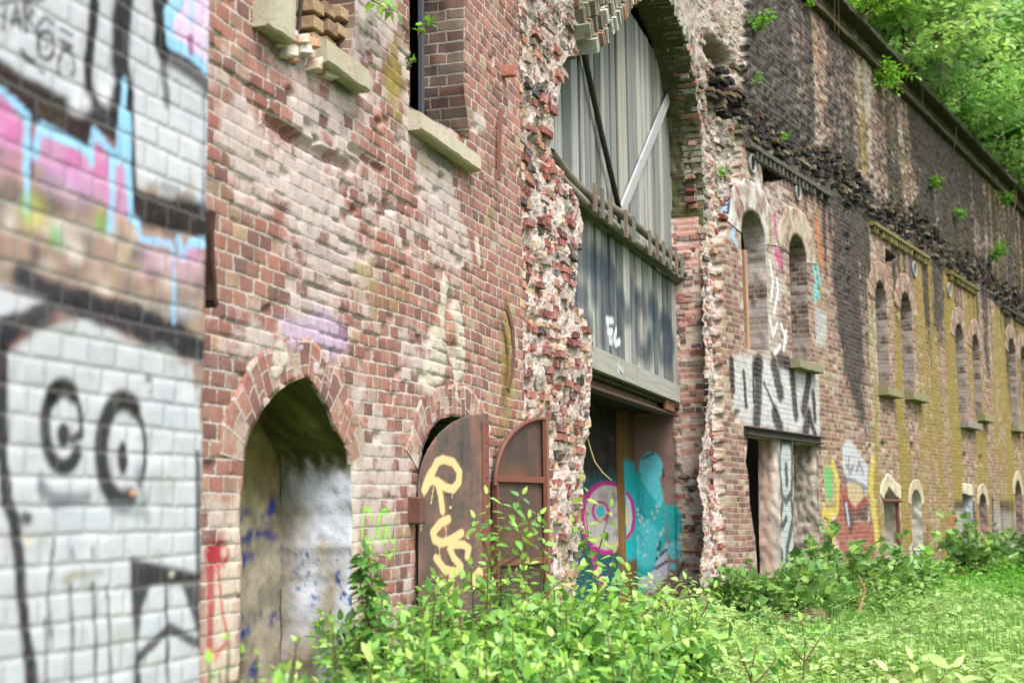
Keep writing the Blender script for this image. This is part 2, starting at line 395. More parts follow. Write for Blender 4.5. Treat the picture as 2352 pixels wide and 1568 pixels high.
def arch_poly(W, lx, rx, spring, apex, bottom, q=2., n=16, off=0.):
    """window outline on a wall from its extents in the photograph -> (s,z) polygon, from bottom right, anticlockwise"""
    s1, za = W.at(lx, spring); s2, zb = W.at(rx, spring); zs = (za+zb)/2; m = (s1+s2)/2; h = (s2-s1)/2
    _, zt = W.at((lx+rx)/2, apex); _, z0 = W.at((lx+rx)/2, bottom); u = np.cos(np.linspace(0, math.pi, n))
    z = zs+(zt-zs)*np.maximum(0, 1-np.abs(u)**q)**(1/q)
    return np.concatenate([[[s2, z0]], np.stack([m+h*u, z], 1), [[s1, z0]]])
def reveal(W, P, D, name, mat, parent, paintf=None, fxf=None, start=.004, nd=10, rough=.012, step=.05, closed=True):
    B = densify(P, step, closed); n = len(B); L = np.concatenate([[0], np.cumsum(np.linalg.norm(np.diff(B, axis=0), axis=1))])+P[0][1]
    c = P.mean(0); D1 = np.linspace(0, D, nd)
    nx = np.roll(B, -1, 0)-np.roll(B, 1, 0); nrm = np.stack([nx[:, 1], -nx[:, 0]], 1); nrm /= np.linalg.norm(nrm, axis=1)[:, None]+1e-9
    K, I = np.meshgrid(D1, np.arange(n)); jit = rough*2*(fbm(L[I]*12+3, K*12, 3, 6)-.5)*(K > 0)
    X = B[I, 0]+nrm[I, 0]*jit; Z = B[I, 1]+nrm[I, 1]*jit
    V = W.P(X, Z, start-K).reshape(-1, 3); k = np.arange(n*nd).reshape(n, nd)
    r = np.arange(n if closed else n-1); r2 = (r+1) % n
    Q = np.stack([k[r][:, :-1], k[r2][:, :-1], k[r2][:, 1:], k[r][:, 1:]], -1).reshape(-1, 4)
    st = np.stack([K+.07, L[I], 0*K], -1).reshape(-1, 3)
    pt = np.zeros((n, nd, 4)) if paintf is None else paintf(X, Z, K, nrm[I])
    fx = np.zeros((n, nd, 4)) if fxf is None else fxf(X, Z, K, nrm[I])
    return mk_mesh(name, V, Q, mat, parent, {'st': st, 'paint': pt.reshape(-1, 4), 'fx': np.clip(fx, 0, 1.5).reshape(-1, 4)})
def ring(W, arc, width, name, mat, parent, off=.01, paintf=None, fxf=None, rows=9, thick=.02):
    """brick voussoirs round an arch: arc is an open (s,z) path"""
    B = densify(arc, .03, False); n = len(B); L = np.concatenate([[0], np.cumsum(np.linalg.norm(np.diff(B, axis=0), axis=1))])
    t = np.gradient(B, axis=0); N2 = np.stack([t[:, 1], -t[:, 0]], 1); N2 /= np.linalg.norm(N2, axis=1)[:, None]
    c = B.mean(0); 
    if ((B-c)*N2).sum() < 0: N2 = -N2
    R = np.concatenate([[0], np.linspace(0, width, rows), [width]]); K, I = np.meshgrid(R, np.arange(n)); of = np.full(K.shape, off); of[:, 0] = off-thick; of[:, -1] = off-thick
    of[:, 1:-1] += .012*(fbm(L[I]*9, K*9, 3, 8)-.5)[:, 1:-1]
    kk = K*(1+.5*(fbm(L[I]*5, K*0, 3, 7)-.5))
    X = B[I, 0]+N2[I, 0]*kk; Z = B[I, 1]+N2[I, 1]*kk
    V = W.P(X, Z, of).reshape(-1, 3); k = np.arange(V.shape[0]).reshape(n, rows+2)
    Q = np.stack([k[:-1, :-1], k[1:, :-1], k[1:, 1:], k[:-1, 1:]], -1).reshape(-1, 4)
    st = np.stack([K+.003, L[I], 0*K], -1).reshape(-1, 3)
    pt = np.zeros(K.shape+(4,)) if paintf is None else paintf(X, Z); fx = np.zeros(K.shape+(4,)) if fxf is None else fxf(X, Z)
    return mk_mesh(name, V, Q, mat, parent, {'st': st, 'paint': pt.reshape(-1, 4), 'fx': np.clip(fx, 0, 1.5).reshape(-1, 4)})
def grid1(segs):
    out = [segs[0][0]]
    for a, b, c in segs:
        n = max(1, int(round((b-a)/c))); out += list(a+(b-a)*(np.arange(n)+1)/n)
    return np.array(out)
A = Wall((-1.342, 6.3), 17.27); Lw = Wall((-.987, 4.6), 17.27)
sC, _ = A.at(1618, 600); Bw = Wall(A.P(sC, 0)[:2], 29.4)
FORT = empty('brick_fort', 'long ruined brick fort with arched windows, broken gateway and mossy coping', 'fort')
WHITE = lin(232, 234, 238); BLACK = lin(22, 24, 28); CYAN = lin(150, 205, 240); PINK = lin(204, 138, 184)
# ================================================================ facade left of the gate
sE = A.at(1200, 600)[0]
pa = Patch(A, grid1([(-2.5, -.25, .15), (-.25, sE, .0125)]), grid1([(-.15, .6, .03), (.6, 5.75, .0125), (5.75, 10.2, .12)]))
def px_poly(W, pts): return W.pts(pts)
rough = np.clip(pa.blob(800, 560, 260, 190)+pa.blob(950, 250, 200, 300)+pa.blob(700, 350, 220, 120)+pa.blob(880, 780, 130, 130)+.8*pa.blob(640, 780, 120, 80), 0, 1)
clean = np.clip(pa.blob(545, 620, 90, 110)+pa.blob(1130, 750, 60, 160)+pa.blob(1150, 350, 60, 260), 0, 1)
rough = np.clip(rough+.35*fbm(pa.SS*1.5, pa.ZZ*1.5, 3, 9)-clean*.9, 0, 1)
pa.fx[..., 0] = .25+.19*rough+.46*(fbm(pa.SS*2.8, pa.ZZ*2.8, 4, 11)-.5)*2-.14*clean+.12*pa.blob(850, 1050, 120, 200)
pa.fx[..., 0] = np.clip(pa.fx[..., 0], 0, .75); pa.fx[..., 1] = np.clip(.30*(fbm(pa.SS*1.1, pa.ZZ*.6, 4, 15)-.42)*2, 0, .3); pa.fx[..., 2] = np.clip(.5*(fbm(pa.SS*1.6, pa.ZZ*.8, 4, 16)-.52)*2, 0, .3)
# brick relief: joints raked out, single bricks proud or eaten away
j = 1-sst(.002, .010, pa.edge)
pa.disp += -.003*j+(pa.h(1)-.5)*.007+(pa.h(2) > .9)*-.008*(.4+rough)
pa.disp += rough*(fbm(pa.SS*14, pa.ZZ*14, 4, 12)-.5)*.010
lost = (pa.h(3) < .03*rough+.003); pa.disp -= lost*.020*sst(.0, .02, pa.edge)
pa.disp += -.016*(1-sst(.0, .010, pa.edge))*((pa.fy_ < .2)|(pa.fy_ > .93))*sst(.58, .62, fbm(pa.SS*2.6, pa.ZZ*5, 3, 14))*(1-.6*clean)   # open bed joints
for pts, w, dp in (([(618, 277), (700, 330), (805, 385)], 12, .05), ([(805, 340), (880, 392)], 7, .03), ([(1035, 690), (1030, 760), (1048, 830), (1062, 900)], 16, .035), ([(1270, 0), (1270, 1)], 2, .0)):
    q, m = pa.strokemask(pts, w, .5, .01); pa.disp[q] -= m*dp
for (x, y, r) in ((668, 213, 7), (815, 480, 6), (893, 475, 8), (730, 322, 6), (1015, 405, 5), (870, 280, 5)):
    m = pa.blob(x, y, r, r*1.1); pa.disp -= .06*np.clip(m*1.5, 0, 1)
# cement repairs over an old chase, plaster smears
CEM = lin(205, 198, 182)
for pts, w in (([(1022, 660), (1015, 720), (1022, 770)], 16), ([(1050, 715), (1060, 790), (1058, 850), (1052, 900)], 17), ([(1000, 790), (1010, 830), (985, 870)], 30), ([(640, 800), (630, 850), (650, 820)], 18), ([(1095, 560), (1100, 600)], 10)):
    q, m = pa.strokemask(pts, w, .3, .012); pa.over((q, m), CEM, .9); pa.disp[q] += m*.008
pa.poly([(470, 1330), (515, 1250), (545, 1150), (552, 1600), (470, 1600)], lin(226, 214, 196), .75, .06, .05)
pa.poly([(803, 1000), (828, 1100), (825, 1300), (822, 1600), (806, 1600)], lin(214, 206, 194), .7, .03, .03)
for b, k in ((pa.blob(905, 200, 26, 120), .55), (pa.blob(985, 390, 40, 30), .42), (pa.blob(870, 700, 70, 70), .34), (pa.blob(830, 610, 30, 40), .3), (pa.blob(1165, 830, 22, 130), .45), (pa.blob(1130, 960, 30, 60), .4), (pa.blob(925, 650, 70, 50), .2), (pa.blob(1120, 480, 14, 90), .3)): pa.addfx(2, b, k)
pa.addfx(1, pa.blob(790, 60, 110, 120), .22); pa.addfx(1, pa.blob(1000, 130, 100, 160), .16); pa.addfx(0, pa.blob(850, 40, 90, 80), .25)
pa.addfx(3, pa.blob(640, 120, 45, 30), .6); pa.addfx(3, pa.blob(775, 190, 45, 25), .6); pa.addfx(3, pa.blob(1020, 370, 70, 22), .62); pa.addfx(3, pa.blob(690, 872, 30, 16), .3)  # blobs under the sills paint dark green shade; the niche-top one is moss
q = pa.polymask([(640, 735), (780, 720), (800, 790), (770, 850), (735, 800), (700, 830), (655, 800)], .05, .09); pa.over(q, lin(178, 150, 205), .45)
for x in (660, 690, 722, 748): pa.stroke([(x, 740), (x+3, 850)], 9, lin(205, 190, 225), .4, .8)
RED = lin(170, 16, 48)
pa.disc(498, 1272, 28, 30, RED, .9, .02, .02); pa.disc(515, 1268, 7, 12, lin(220, 190, 170), .8, .01)
pa.poly([(474, 1300), (497, 1290), (492, 1400), (487, 1520), (476, 1510)], RED, .8, .02, .02)
pa.stroke([(500, 1290), (512, 1400), (525, 1470), (500, 1500)], 7, lin(190, 60, 60), .7); pa.disc(490, 1500, 14, 18, lin(190, 90, 60), .6, .03)
LIME = lin(150, 215, 70)
for p_, w_ in (([(833, 1200), (836, 1172), (846, 1165), (852, 1175), (853, 1190)], 5), ([(868, 1205), (873, 1180), (885, 1170), (896, 1180)], 5), ([(833, 1215), (832, 1250), (848, 1235), (852, 1255)], 5), ([(862, 1240), (868, 1205), (878, 1245)], 5), ([(884, 1240), (888, 1200), (897, 1235), (905, 1245)], 5), ([(842, 1270), (850, 1255), (858, 1290)], 4), ([(884, 1265), (896, 1280), (908, 1260)], 4), ([(868, 1330), (880, 1350), (868, 1390)], 4)): pa.stroke(p_, w_, LIME, .95, .3)
# --- openings of this facade
def fxc(lime=0., soot=0., yel=0., moss=0.):
    def f(X, Z, *a):
        o = np.zeros(X.shape+(4,)); n = fbm(X*3, Z*3, 3, 21)-.5
        o[..., 0] = lime+n*.4*(lime > 0); o[..., 1] = soot; o[..., 2] = yel; o[..., 3] = moss+n*.3*(moss > 0); return np.clip(o, 0, 1.4)
    return f
w1 = A.pts([(800, 132), (814, 60), (812, -170), (606, -260), (606, 12), (650, 45), (700, 86), (745, 112)]); pa.holes.append(w1)
w2 = A.pts([(1078, 318), (1064, 200), (1064, -120), (938, -260), (940, 245)]); pa.holes.append(w2)
PALDK = fxc(.05, .18)
win1 = reveal(A, w1, .34, 'window', MAT['reveal'], FORT, fxf=fxc(.25, .05, .25, .15), rough=.03); tag(win1, 'broken window opening with dark hollow and crumbling jamb')
win2 = reveal(A, w2, .30, 'window', MAT['reveal'], FORT, fxf=fxc(.12, .22), rough=.02); tag(win2, 'window opening with a whole stone sill and an iron bar')
def sill(parent, W, s0, s1, z0, z1, pr, c=(196, 186, 166), slope=.03, jag=0., name='sill', into=.2, mat='sill', n=18):
    """stone sill: grid-lofted block with chamfer and chips"""
    u = np.linspace(s0, s1, n); prof = [(-into, z1), (pr-.03, z1-slope), (pr, z1-slope-.012), (pr+.002, z0+.012), (pr-.012, z0), (-into, z0)]
    V = []; 
    for i, x in enumerate(u):
        for k, (o, z) in enumerate(prof):
            r = jag*(fbm(np.array(x*9.), np.array(k*1.3), 3, 31)-.5); V.append(W.P(x, z+r*.7, o+r)) 
    m = len(prof); V = np.array(V); Q = []
    for i in range(n-1):
        for k in range(m): Q.append([i*m+k, i*m+(k+1) % m, (i+1)*m+(k+1) % m, (i+1)*m+k])
    E = [[0, 1, 2, 3], [0, 3, 4, 5]]; E += [[(n-1)*m+q for q in e][::-1] for e in E]
    C = np.tile(np.append(lin(*c), 1), (len(V), 1))
    return mk_mesh(name, V, np.array(Q+E), MAT[mat], parent, {'paint': C, 'st': V}, False)
a0 = A.at(937, 299)[0]; a1 = A.at(1078, 380)[0]; zb = A.at(937, 299)[1]
tag(sill(win2, A, a0, a1, zb, zb+.15, .085, jag=.008), 'whole sandstone window sill, dark green shade painted beneath')
a0 = A.at(580, 62)[0]; a1 = A.at(642, 90)[0]; zb1 = A.at(580, 62)[1]
sill(win1, A, a0, a1, zb1, zb1+.30, .085, (188, 182, 160), jag=.02, n=8)
a0 = A.at(715, 147)[0]; a1 = A.at(816, 212)[0]; zb1 = A.at(715, 147)[1]
sill(win1, A, a0, a1, zb1, zb1+.17, .09, (184, 176, 152), jag=.015, n=12)
mb = MB()
for i in range(46):     # broken masonry where the middle of the sill is gone
    t = RS.rand(); x, y = 640+t*120+RS.uniform(-8, 8), 95+t*60+RS.uniform(-22, 26); s_, z_ = A.at(x, y)
    c = [lin(214, 196, 176), lin(196, 150, 120), lin(178, 165, 130), lin(220, 208, 196)][RS.randint(4)]
    mb.box(A.P(s_, z_, RS.uniform(-.08, .02)), A.v3(RS.uniform(.03, .07), .01, .01), A.v3(0, .01, RS.uniform(.04, .07)), A.v3(0, RS.uniform(.02, .035), .0), c, .3, .15)
for i in range(10):
    x, y = (705, 730, 760, 790)[i % 4]+RS.uniform(-5, 5), 20+(i//4)*40+(i % 4)*8; s_, z_ = A.at(x, y, -.12)
    mb.box(A.P(s_, z_, -.16), A.v3(.06, 0, 0), A.v3(0, 0, .12), A.v3(0, .034, 0), [lin(172, 150, 118), lin(150, 124, 100)][i % 2], .12, .05)
mb.build('broken_masonry', MAT['stone'], win1)
mb = MB(); p0 = A.at(684, 75, -.1); p1 = A.at(680, -120, -.1); mb.tube([A.P(p0[0], p0[1], -.1), A.P(p0[0]+.01, (p0[1]+p1[1])/2, -.08), A.P(p0[0]-.02, p1[1], -.11)], .012, 6, lin(60, 48, 42)); mb.build('window_bar', MAT['rust'], win1)
p0 = A.at(968, 258, -.12); mb = MB(); mb.box(A.P(p0[0], p0[1]+1.2, -.12), A.v3(.022, 0, 0), A.v3(0, 0, .014), A.v3(0, 1.25, 0), lin(70, 76, 84), .1); tag(mb.build('window_bar', MAT['rust'], win2), 'upright grey iron bar')
# niche
nz = lambda L: A.pts(L)
_n = lambda P: P+.03*2*np.stack([fbm(P[:, 0]*7, P[:, 1]*7, 3, 48)-.5, fbm(P[:, 0]*7+5, P[:, 1]*7, 3, 49)-.5], 1)
ni = nz([(809, 1700), (808, 1400), (806, 1180), (803, 1064), (800, 1040), (785, 1014), (770, 990), (752, 938), (727, 890), (708, 868), (680, 872), (650, 890), (622, 912), (600, 945), (578, 985), (563, 1024), (555, 1080), (553, 1134), (552, 1400), (551, 1700)]); ni = _n(densify(ni, .05)); pa.holes.append(ni)
bdw = nz([(1118, 1600), (1118, 1120), (1112, 1040), (1095, 990), (1070, 962), (1040, 955), (1010, 962), (988, 985), (972, 1025), (960, 1080), (954, 1160), (952, 1600)]); pa.holes.append(bdw)
def niche_paint(X, Z, K, N2):
    o = np.zeros(X.shape+(4,)); zs = A.at(804, 1075)[1]; sm = A.at(690, 1000)[0]
    n = np.clip(.5+1.5*(.6*fbm(X*4+K*9, Z*4, 4, 41)+.4*fbm(X*13+K*21, Z*13, 4, 40)-.5), 0, 1)
    lowm = sst(.0, -.3, Z-zs)[..., None]; moss = (lin(104, 106, 52)*(1-lowm)+lin(158, 146, 126)*lowm)*(.25+n[..., None]*1.3); g_ = fbm(X*3+K*5+9, Z*2.2, 4, 46)[..., None]; pl = (lin(216, 221, 234)*sst(.32, .55, g_)+lin(176, 164, 146)*(1-sst(.32, .55, g_)))*(.84+.28*n[..., None])
    right = sst(-.12, .12, zs-Z+.35*(n-.5))*(X > sm)*(1-.8*sst(.24, .42, K+.22*(fbm(X*2, Z*4, 4, 50)-.5)))
    c = moss*(1-right[..., None])+pl*right[..., None]
    bl = sst(.61, .66, fbm(X*17+K*30, Z*22, 4, 43))*sst(.45, .6, fbm(X*2+K*4, Z*3, 2, 47))*.9*(Z < zs-.45)*right; c = c*(1-bl[..., None])+lin(45, 70, 150)*bl[..., None]
    o[..., :3] = c; o[..., 3] = 1; return o
nic = reveal(A, ni, .42, 'niche', MAT['plaster'], FORT, niche_paint, nd=40, rough=.007, step=.012); tag(nic, 'tall pointed niche with mossy vault, peeling white plaster and blue splashes')
lo = ni.min(0); hi = ni.max(0)
An = Wall(A.P(0, 0, -.42)[:2], 17.27); pn = Patch(An, grid1([(lo[0]-.1, hi[0]+.1, .02)]), grid1([(lo[1], hi[1]+.1, .02)])); n = fbm(pn.SS*4, pn.ZZ*4, 5, 44); n2 = fbm(pn.SS*11, pn.ZZ*11, 4, 45)
zs = A.at(690, 1150)[1]; k = sst(-.25, .25, zs-pn.ZZ+.5*(n-.5))[..., None]
n = np.clip(.5+1.5*(.65*n+.35*n2-.5), 0, 1); pn.paint[..., :3] = (lin(118, 108, 62)*(.2+1.4*n[..., None]))*(1-k)+(lin(158, 148, 130)*(.35+1.2*n2[..., None]))*k; pn.paint[..., 3] = 1
for (x, y, rx, ry, m_) in ((585, 1180, 40, 18, 7), (640, 1185, 22, 28, 6), (600, 1225, 40, 14, 5), (665, 1280, 24, 34, 7), (570, 1440, 24, 30, 6), (620, 1415, 34, 16, 6), (690, 1420, 34, 26, 6), (560, 1260, 14, 40, 5), (640, 1540, 60, 14, 5)):
    for k_ in range(m_): pn.disc(x+RS.uniform(-1, 1)*rx, y+RS.uniform(-1, 1)*ry, RS.uniform(3, 12), RS.uniform(3, 14), lin(36, 54, 124), RS.uniform(.5, .95), .02, .05)
pn.disp = -.03*n+.03*n2; pn.fx[:] = 0; ob = pn.build('back_wall', MAT['plaster'], nic)
def solidA(c, a):
    def f(X, Z, *k):
        o = np.zeros(X.shape+(4,)); n = fbm(X*7, Z*7, 4, 96); o[..., :3] = lin(*c)*(.75+.5*n[..., None]); o[..., 3] = a*2*sst(.35, .6, n); return np.clip(o, 0, 1)
    return f
_m = ni[:, 1] > A.at(680, 1075)[1]; ring(A, ni[_m], .22, 'arch_ring', MAT['brickA'], nic, .002, None, fxc(.36))
pdoor = reveal(A, bdw, .38, 'doorway', MAT['reveal'], FORT, fxf=fxc(0, .5, 0, .15), rough=.03); tag(pdoor, 'dark arched opening behind the rusty shutters')
ring(A, bdw[2:-2], .22, 'arch_ring', MAT['brickA'], pdoor, .002, None, fxc(.40))
mb = MB(); s_, z_ = A.at(953, 1250); mb.box(A.P(s_+.03, z_-.25, -.06), A.v3(.035, 0, 0), A.v3(0, 0, .05), A.v3(.01, .75, 0), lin(90, 62, 52), .1); mb.build('jamb_post', MAT['wood'], pdoor)
mb = MB(); s_, z_ = A.at(944, 1172); mb.box(A.P(s_, z_, .03), A.v3(.045, 0, 0), A.v3(0, 0, .05), A.v3(0, .08, 0), lin(105, 72, 62), .15, .05); mb.build('hinge_block', MAT['rust'], pdoor)
# brick ends / toothing on the broken right edge of the facade
mb = MB()
for r in range(int(6.3/.0785)):
    z_ = .04+r*.0785
    if RS.rand() < .75:
        l = RS.uniform(.03, .12); c = [lin(204, 172, 142), lin(190, 140, 118), lin(170, 112, 100), lin(212, 196, 178), lin(120, 92, 86)][RS.randint(5)]
        mb.box(A.P(sE+l*.2-.02, z_, -.055-RS.rand()*.02), A.v3(l, 0, 0), A.v3(0, 0, .055), A.v3(0, .033, 0), c, .14, .06)
for (x, y) in ((1155, 165),):
    s_, z_ = A.at(x, y); mb.box(A.P(s_, z_, .03), A.v3(.03, 0, 0), A.v3(0, 0, .07), A.v3(0, .045, 0), lin(176, 120, 104), .2, .12)
pa.build('facade_wall', MAT['brickA'], FORT, True, mb, MAT['stone'])
# ================================================================ rubble core round the gate
CR = [lin(208, 195, 187), lin(196, 182, 172), lin(172, 98, 88), lin(150, 82, 76), lin(196, 150, 122), lin(92, 82, 84), lin(205, 172, 138)]
def rubble(p, amp, seed, k_brick=.5, grey=0., mossk=.5):
    """irregular brick-and-mortar core: relief and colour of a patch"""
    s, z = p.SS, p.ZZ
    ds = s+.05*(fbm(s*3, z*3, 3, seed)-.5)+.016*(fbm(s*14, z*14, 2, seed+1)-.5); dz = z+.04*(fbm(s*3, z*3, 3, seed+2)-.5)+.012*(fbm(s*14, z*14, 2, seed+3)-.5)
    row = np.floor(dz/.084).astype(int); w = .12+.14*hsh(row, row*0+3, 5); u = ds/w+hsh(row, row*0+9, 7); col = np.floor(u).astype(int)
    fx = u-col; fy = dz/.084-row; e = np.minimum(np.minimum(fx, 1-fx)*w, np.minimum(fy, 1-fy)*.084)
    h = lambda k: hsh(row, col, k+seed)
    isb = (h(1) < k_brick+.35*(fbm(s*1.3, z*1.3, 3, seed+4)-.5)).astype(float)
    em = sst(.004, .012, e)
    f = fbm(s*7, z*7, 5, seed+5); g = fbm(s*26, z*26, 4, seed+6); big = fbm(s*1.6, z*1.6, 4, seed+7)
    disp = amp*1.0*(big-.5)+isb*em*(h(2)-.45)*amp*.25+(f-.5)*amp*.40+(g-.5)*amp*.26
    rgb = np.zeros(s.shape+(3,)); mort = CR[0]*(.62+.55*f[..., None])*(.85+.3*g[..., None])
    ci = (h(3)*5).astype(int)
    br = np.select([(ci == k)[..., None] for k in range(5)], [CR[2+k] for k in range(5)], CR[2])*(.6+.8*g[..., None])
    lim = sst(.42, .58, fbm(s*9, z*9, 4, seed+8))[..., None]*.7
    br = br*(1-lim)+mort*lim; m = (isb*em)[..., None]; rgb = mort*(1-m)+br*m
    if grey: gc = lin(150, 142, 130)*(.45+.9*g[..., None]); rgb = rgb*(1-grey)+gc*grey
    mo = sst(.6, .72, fbm(s*3.5, z*5, 4, seed+9)+.12*(g-.5))[..., None]*mossk
    rgb = rgb*(1-mo)+lin(108, 112, 62)*(.5+.8*g[..., None])*mo
    return disp, rgb
gS = grid1([(sE-.02, sE+2.3, .017), (sE+2.3, sC+.02, .04)]); gZ = grid1([(-.15, .4, .05), (.4, 6.8, .021), (6.8, 10.3, .08)])
Ag = Wall(A.P(0, 0, -.15)[:2], 17.27); pg = Patch(Ag, gS, gZ)
d_, rgb = rubble(pg, .15, 51, .62)
dl, rl = rubble(pg, .17, 53, .45, .45, .8)
_, zspr = A.at(1450, 330); gy = sst(zspr-.6, zspr+1.2, pg.ZZ)[..., None]
pg.paint[..., :3] = rgb*(1-gy)+rl*gy; pg.paint[..., 3] = 1
inn = sst(0, .25, pg.SS-sE)
bulge = .10*np.exp(-((pg.ZZ-A.at(1300, 700)[1])/.9)**2)*sst(.6, 1.5, pg.SS-sE)
pg.disp = d_*inn+.10*(1-inn)+bulge*.7+.13*sst(sE+3.2, sE+5.2, pg.SS)
gl = [(1612, 1700), (1613, 1000), (1614, 700), (1616, 520), (1615, 440), (1612, 380), (1608, 310), (1602, 250), (1592, 180), (1578, 110), (1560, 55), (1535, 0), (1512, -38), (1490, -60), (1468, -30), (1443, 2), (1415, 35), (1385, 72), (1352, 112), (1330, 128), (1302, 130), (1288, 175), (1282, 215), (1272, 255), (1266, 300), (1268, 370), (1285, 410), (1312, 440), (1330, 475), (1333, 520), (1322, 570), (1312, 640), (1308, 700), (1335, 740), (1345, 800), (1347, 870), (1344, 960), (1343, 1040), (1334, 1100), (1330, 1200), (1326, 1350), (1322, 1700)]
gate = np.concatenate([A.pts(gl[:13]), Ag.pts(gl[14:])])
pg.holes.append(densify(gate, .12))
# loose brick ends standing out of the core
mb = MB(); gd = densify(gate, .1)
def put_brick(mb, W, s_, z_, off, c, sc=1., rot=.09):
    a = RS.uniform(-rot, rot); l = RS.uniform(.045, .115)*sc; h = .034*sc*RS.uniform(.85, 1.1); dd = RS.uniform(.04, .09)*sc
    ax = W.v3(math.cos(a), math.sin(a), RS.uniform(-rot, rot)); az = W.v3(-math.sin(a), math.cos(a), 0); ay = np.cross(az, ax); ay /= np.linalg.norm(ay)
    mb.box(W.P(s_, z_, off), ax*l, ay*dd, az*h, (np.asarray(c)*.85+CR[0]*.1)*RS.uniform(.75, 1.15), .12, .10)
BC = [lin(176, 98, 88), lin(158, 84, 78), lin(196, 128, 108), lin(206, 170, 138), lin(86, 80, 84), lin(190, 112, 98), lin(214, 196, 186), lin(168, 96, 92)]
def coursed(mb, W, s0, s1, z0, z1, inside, surf, keep=.55, pr=(-.03, .045), cols=BC, rowh=.0785, dark=None):
    """broken brick ends bedded in courses, each standing out of the mortar by its own amount"""
    r = 0; z = z0
    while z < z1:
        q = s0+RS.uniform(-.1, .0)
        while q < s1:
            L = RS.choice([.115, .115, .24, .18, .07])*RS.uniform(.85, 1.05); m = q+L/2; q += L+.014
            if RS.rand() > keep+.25*(float(fbm(np.array(m*2.), np.array(z*2.), 3, 57))-.5)*2 or not inside(m, z): continue
            c = cols[RS.randint(len(cols))]
            if dark is not None and RS.rand() < dark(z): c = [lin(150, 142, 128), lin(126, 118, 106), lin(178, 168, 154)][RS.randint(3)]
            o = surf(m, z)+RS.uniform(*pr); dd = .06; a = RS.uniform(-.05, .05); b = RS.uniform(-.12, .12)
            ax = W.v3(1, a, b*.5); ay = W.v3(b*.4, RS.uniform(-.08, .08), 1); az = W.v3(-a, 1, 0)
            mb.box(W.P(m, z+RS.uniform(-.006, .006), o-dd+.01), ax*L/2, -ay*dd, az*.033*RS.uniform(.85, 1.05), (np.asarray(c)*.72+lin(190, 170, 160)*.15)*RS.uniform(.6, 1.2), .10, .09)
        z += rowh
mb = MB()
def in_g(s_, z_): return sE+.03 < s_ < sE+2.25 and not inpoly(gate, np.array([s_]), np.array([z_]))[0]
def sf_g(s_, z_): return pg.disp[min(np.searchsorted(gZ, z_), len(gZ)-1), min(np.searchsorted(gS, s_), len(gS)-1)]
coursed(mb, Ag, sE, sE+2.25, .1, 6.6, in_g, sf_g, .62, (-.035, .025), BC, dark=lambda z: .6*sst(zspr-.4, zspr+.8, z))
coursed(mb, Ag, sE+2.2, sC, 5.2, 7.6, lambda a, b: not inpoly(gate, np.array([a]), np.array([b]))[0], sf_g, .4, (-.05, .03), [lin(178, 166, 152), lin(200, 186, 172), lin(130, 118, 104), lin(150, 105, 90)])
gb = pg.build('broken_masonry', MAT['rubble'], FORT, False, mb); tag(gb, 'torn rubble core of the gateway, white mortar with red and dark brick ends')
# arch ring: voussoirs as separate bricks along both flanks of the pointed arch
mb = MB()
def voussoirs(P, rows, base_off):
    gate_c = np.array(A.at(1460, 600))
    D = densify(P, .082, False); t = np.gradient(D, axis=0); t /= np.linalg.norm(t, axis=1)[:, None]; nn = np.stack([t[:, 1], -t[:, 0]], 1)
    if ((D-np.array(A.at(1460, 600)))*nn).sum() < 0: nn = -nn
    for i in range(len(D)):
        for r in range(rows):
            if RS.rand() < .12+.1*r: continue
            c = [lin(170, 174, 162), lin(150, 152, 132), lin(160, 122, 104), lin(192, 188, 180), lin(132, 126, 108), lin(122, 118, 102)][RS.randint(6)]
            q = D[i]+nn[i]*(.075+r*.15+RS.uniform(-.015, .015))
            mb.box(A.P(q[0], q[1], base_off-r*.03+RS.uniform(-.03, .03)), A.v3(nn[i][0]*.072, nn[i][1]*.072, 0), A.v3(0, 0, .13), A.v3(t[i][0]*.034, t[i][1]*.034, 0), c, .12, .06)
voussoirs(gate[13:19], 5, -.13); tag(mb.build('arch_ring', MAT['moss_stone'], gb), 'pale lichened arch bricks over the left half of the gateway')
mb = MB(); voussoirs(gate[3:13], 2, -.12); tag(mb.build('arch_ring', MAT['moss_stone'], gb), 'broken arch bricks over the right half of the gateway')
# soffit and right jamb of the gate
def sof_fx(X, Z, K, N2):
    o = np.zeros(X.shape+(4,)); n = fbm(X*4+K*7, Z*4, 4, 61); up = sst(zspr-.9, zspr+.2, Z)
    o[..., 3] = up*(.30+.5*n); o[..., 0] = .42*(1-up)+.2*(n-.5)+.22*up; o[..., 1] = .10*up; return np.clip(o, 0, 1.2)
sof = reveal(A, gate[3:14], .44, 'arch_soffit', MAT['reveal'], FORT, None, sof_fx, start=.0, nd=16, rough=.05, step=.05, closed=False); tag(sof, 'mossy underside of the gate arch')
J0 = A.P(sC-.03, 0); J = Wall(J0[:2], 17.27-90)      # jamb plane, seen from the left; s runs inward, n points to the left
if J.n@A.d > 0: J.n = -J.n
js = grid1([(.05, 1.25, .017)]); jz = grid1([(-.1, 5.5, .02)]); pj = Patch(J, js, jz)
d_, rgb = rubble(pj, .12, 71, .62); pj.paint[..., :3] = rgb; pj.paint[..., 3] = 1
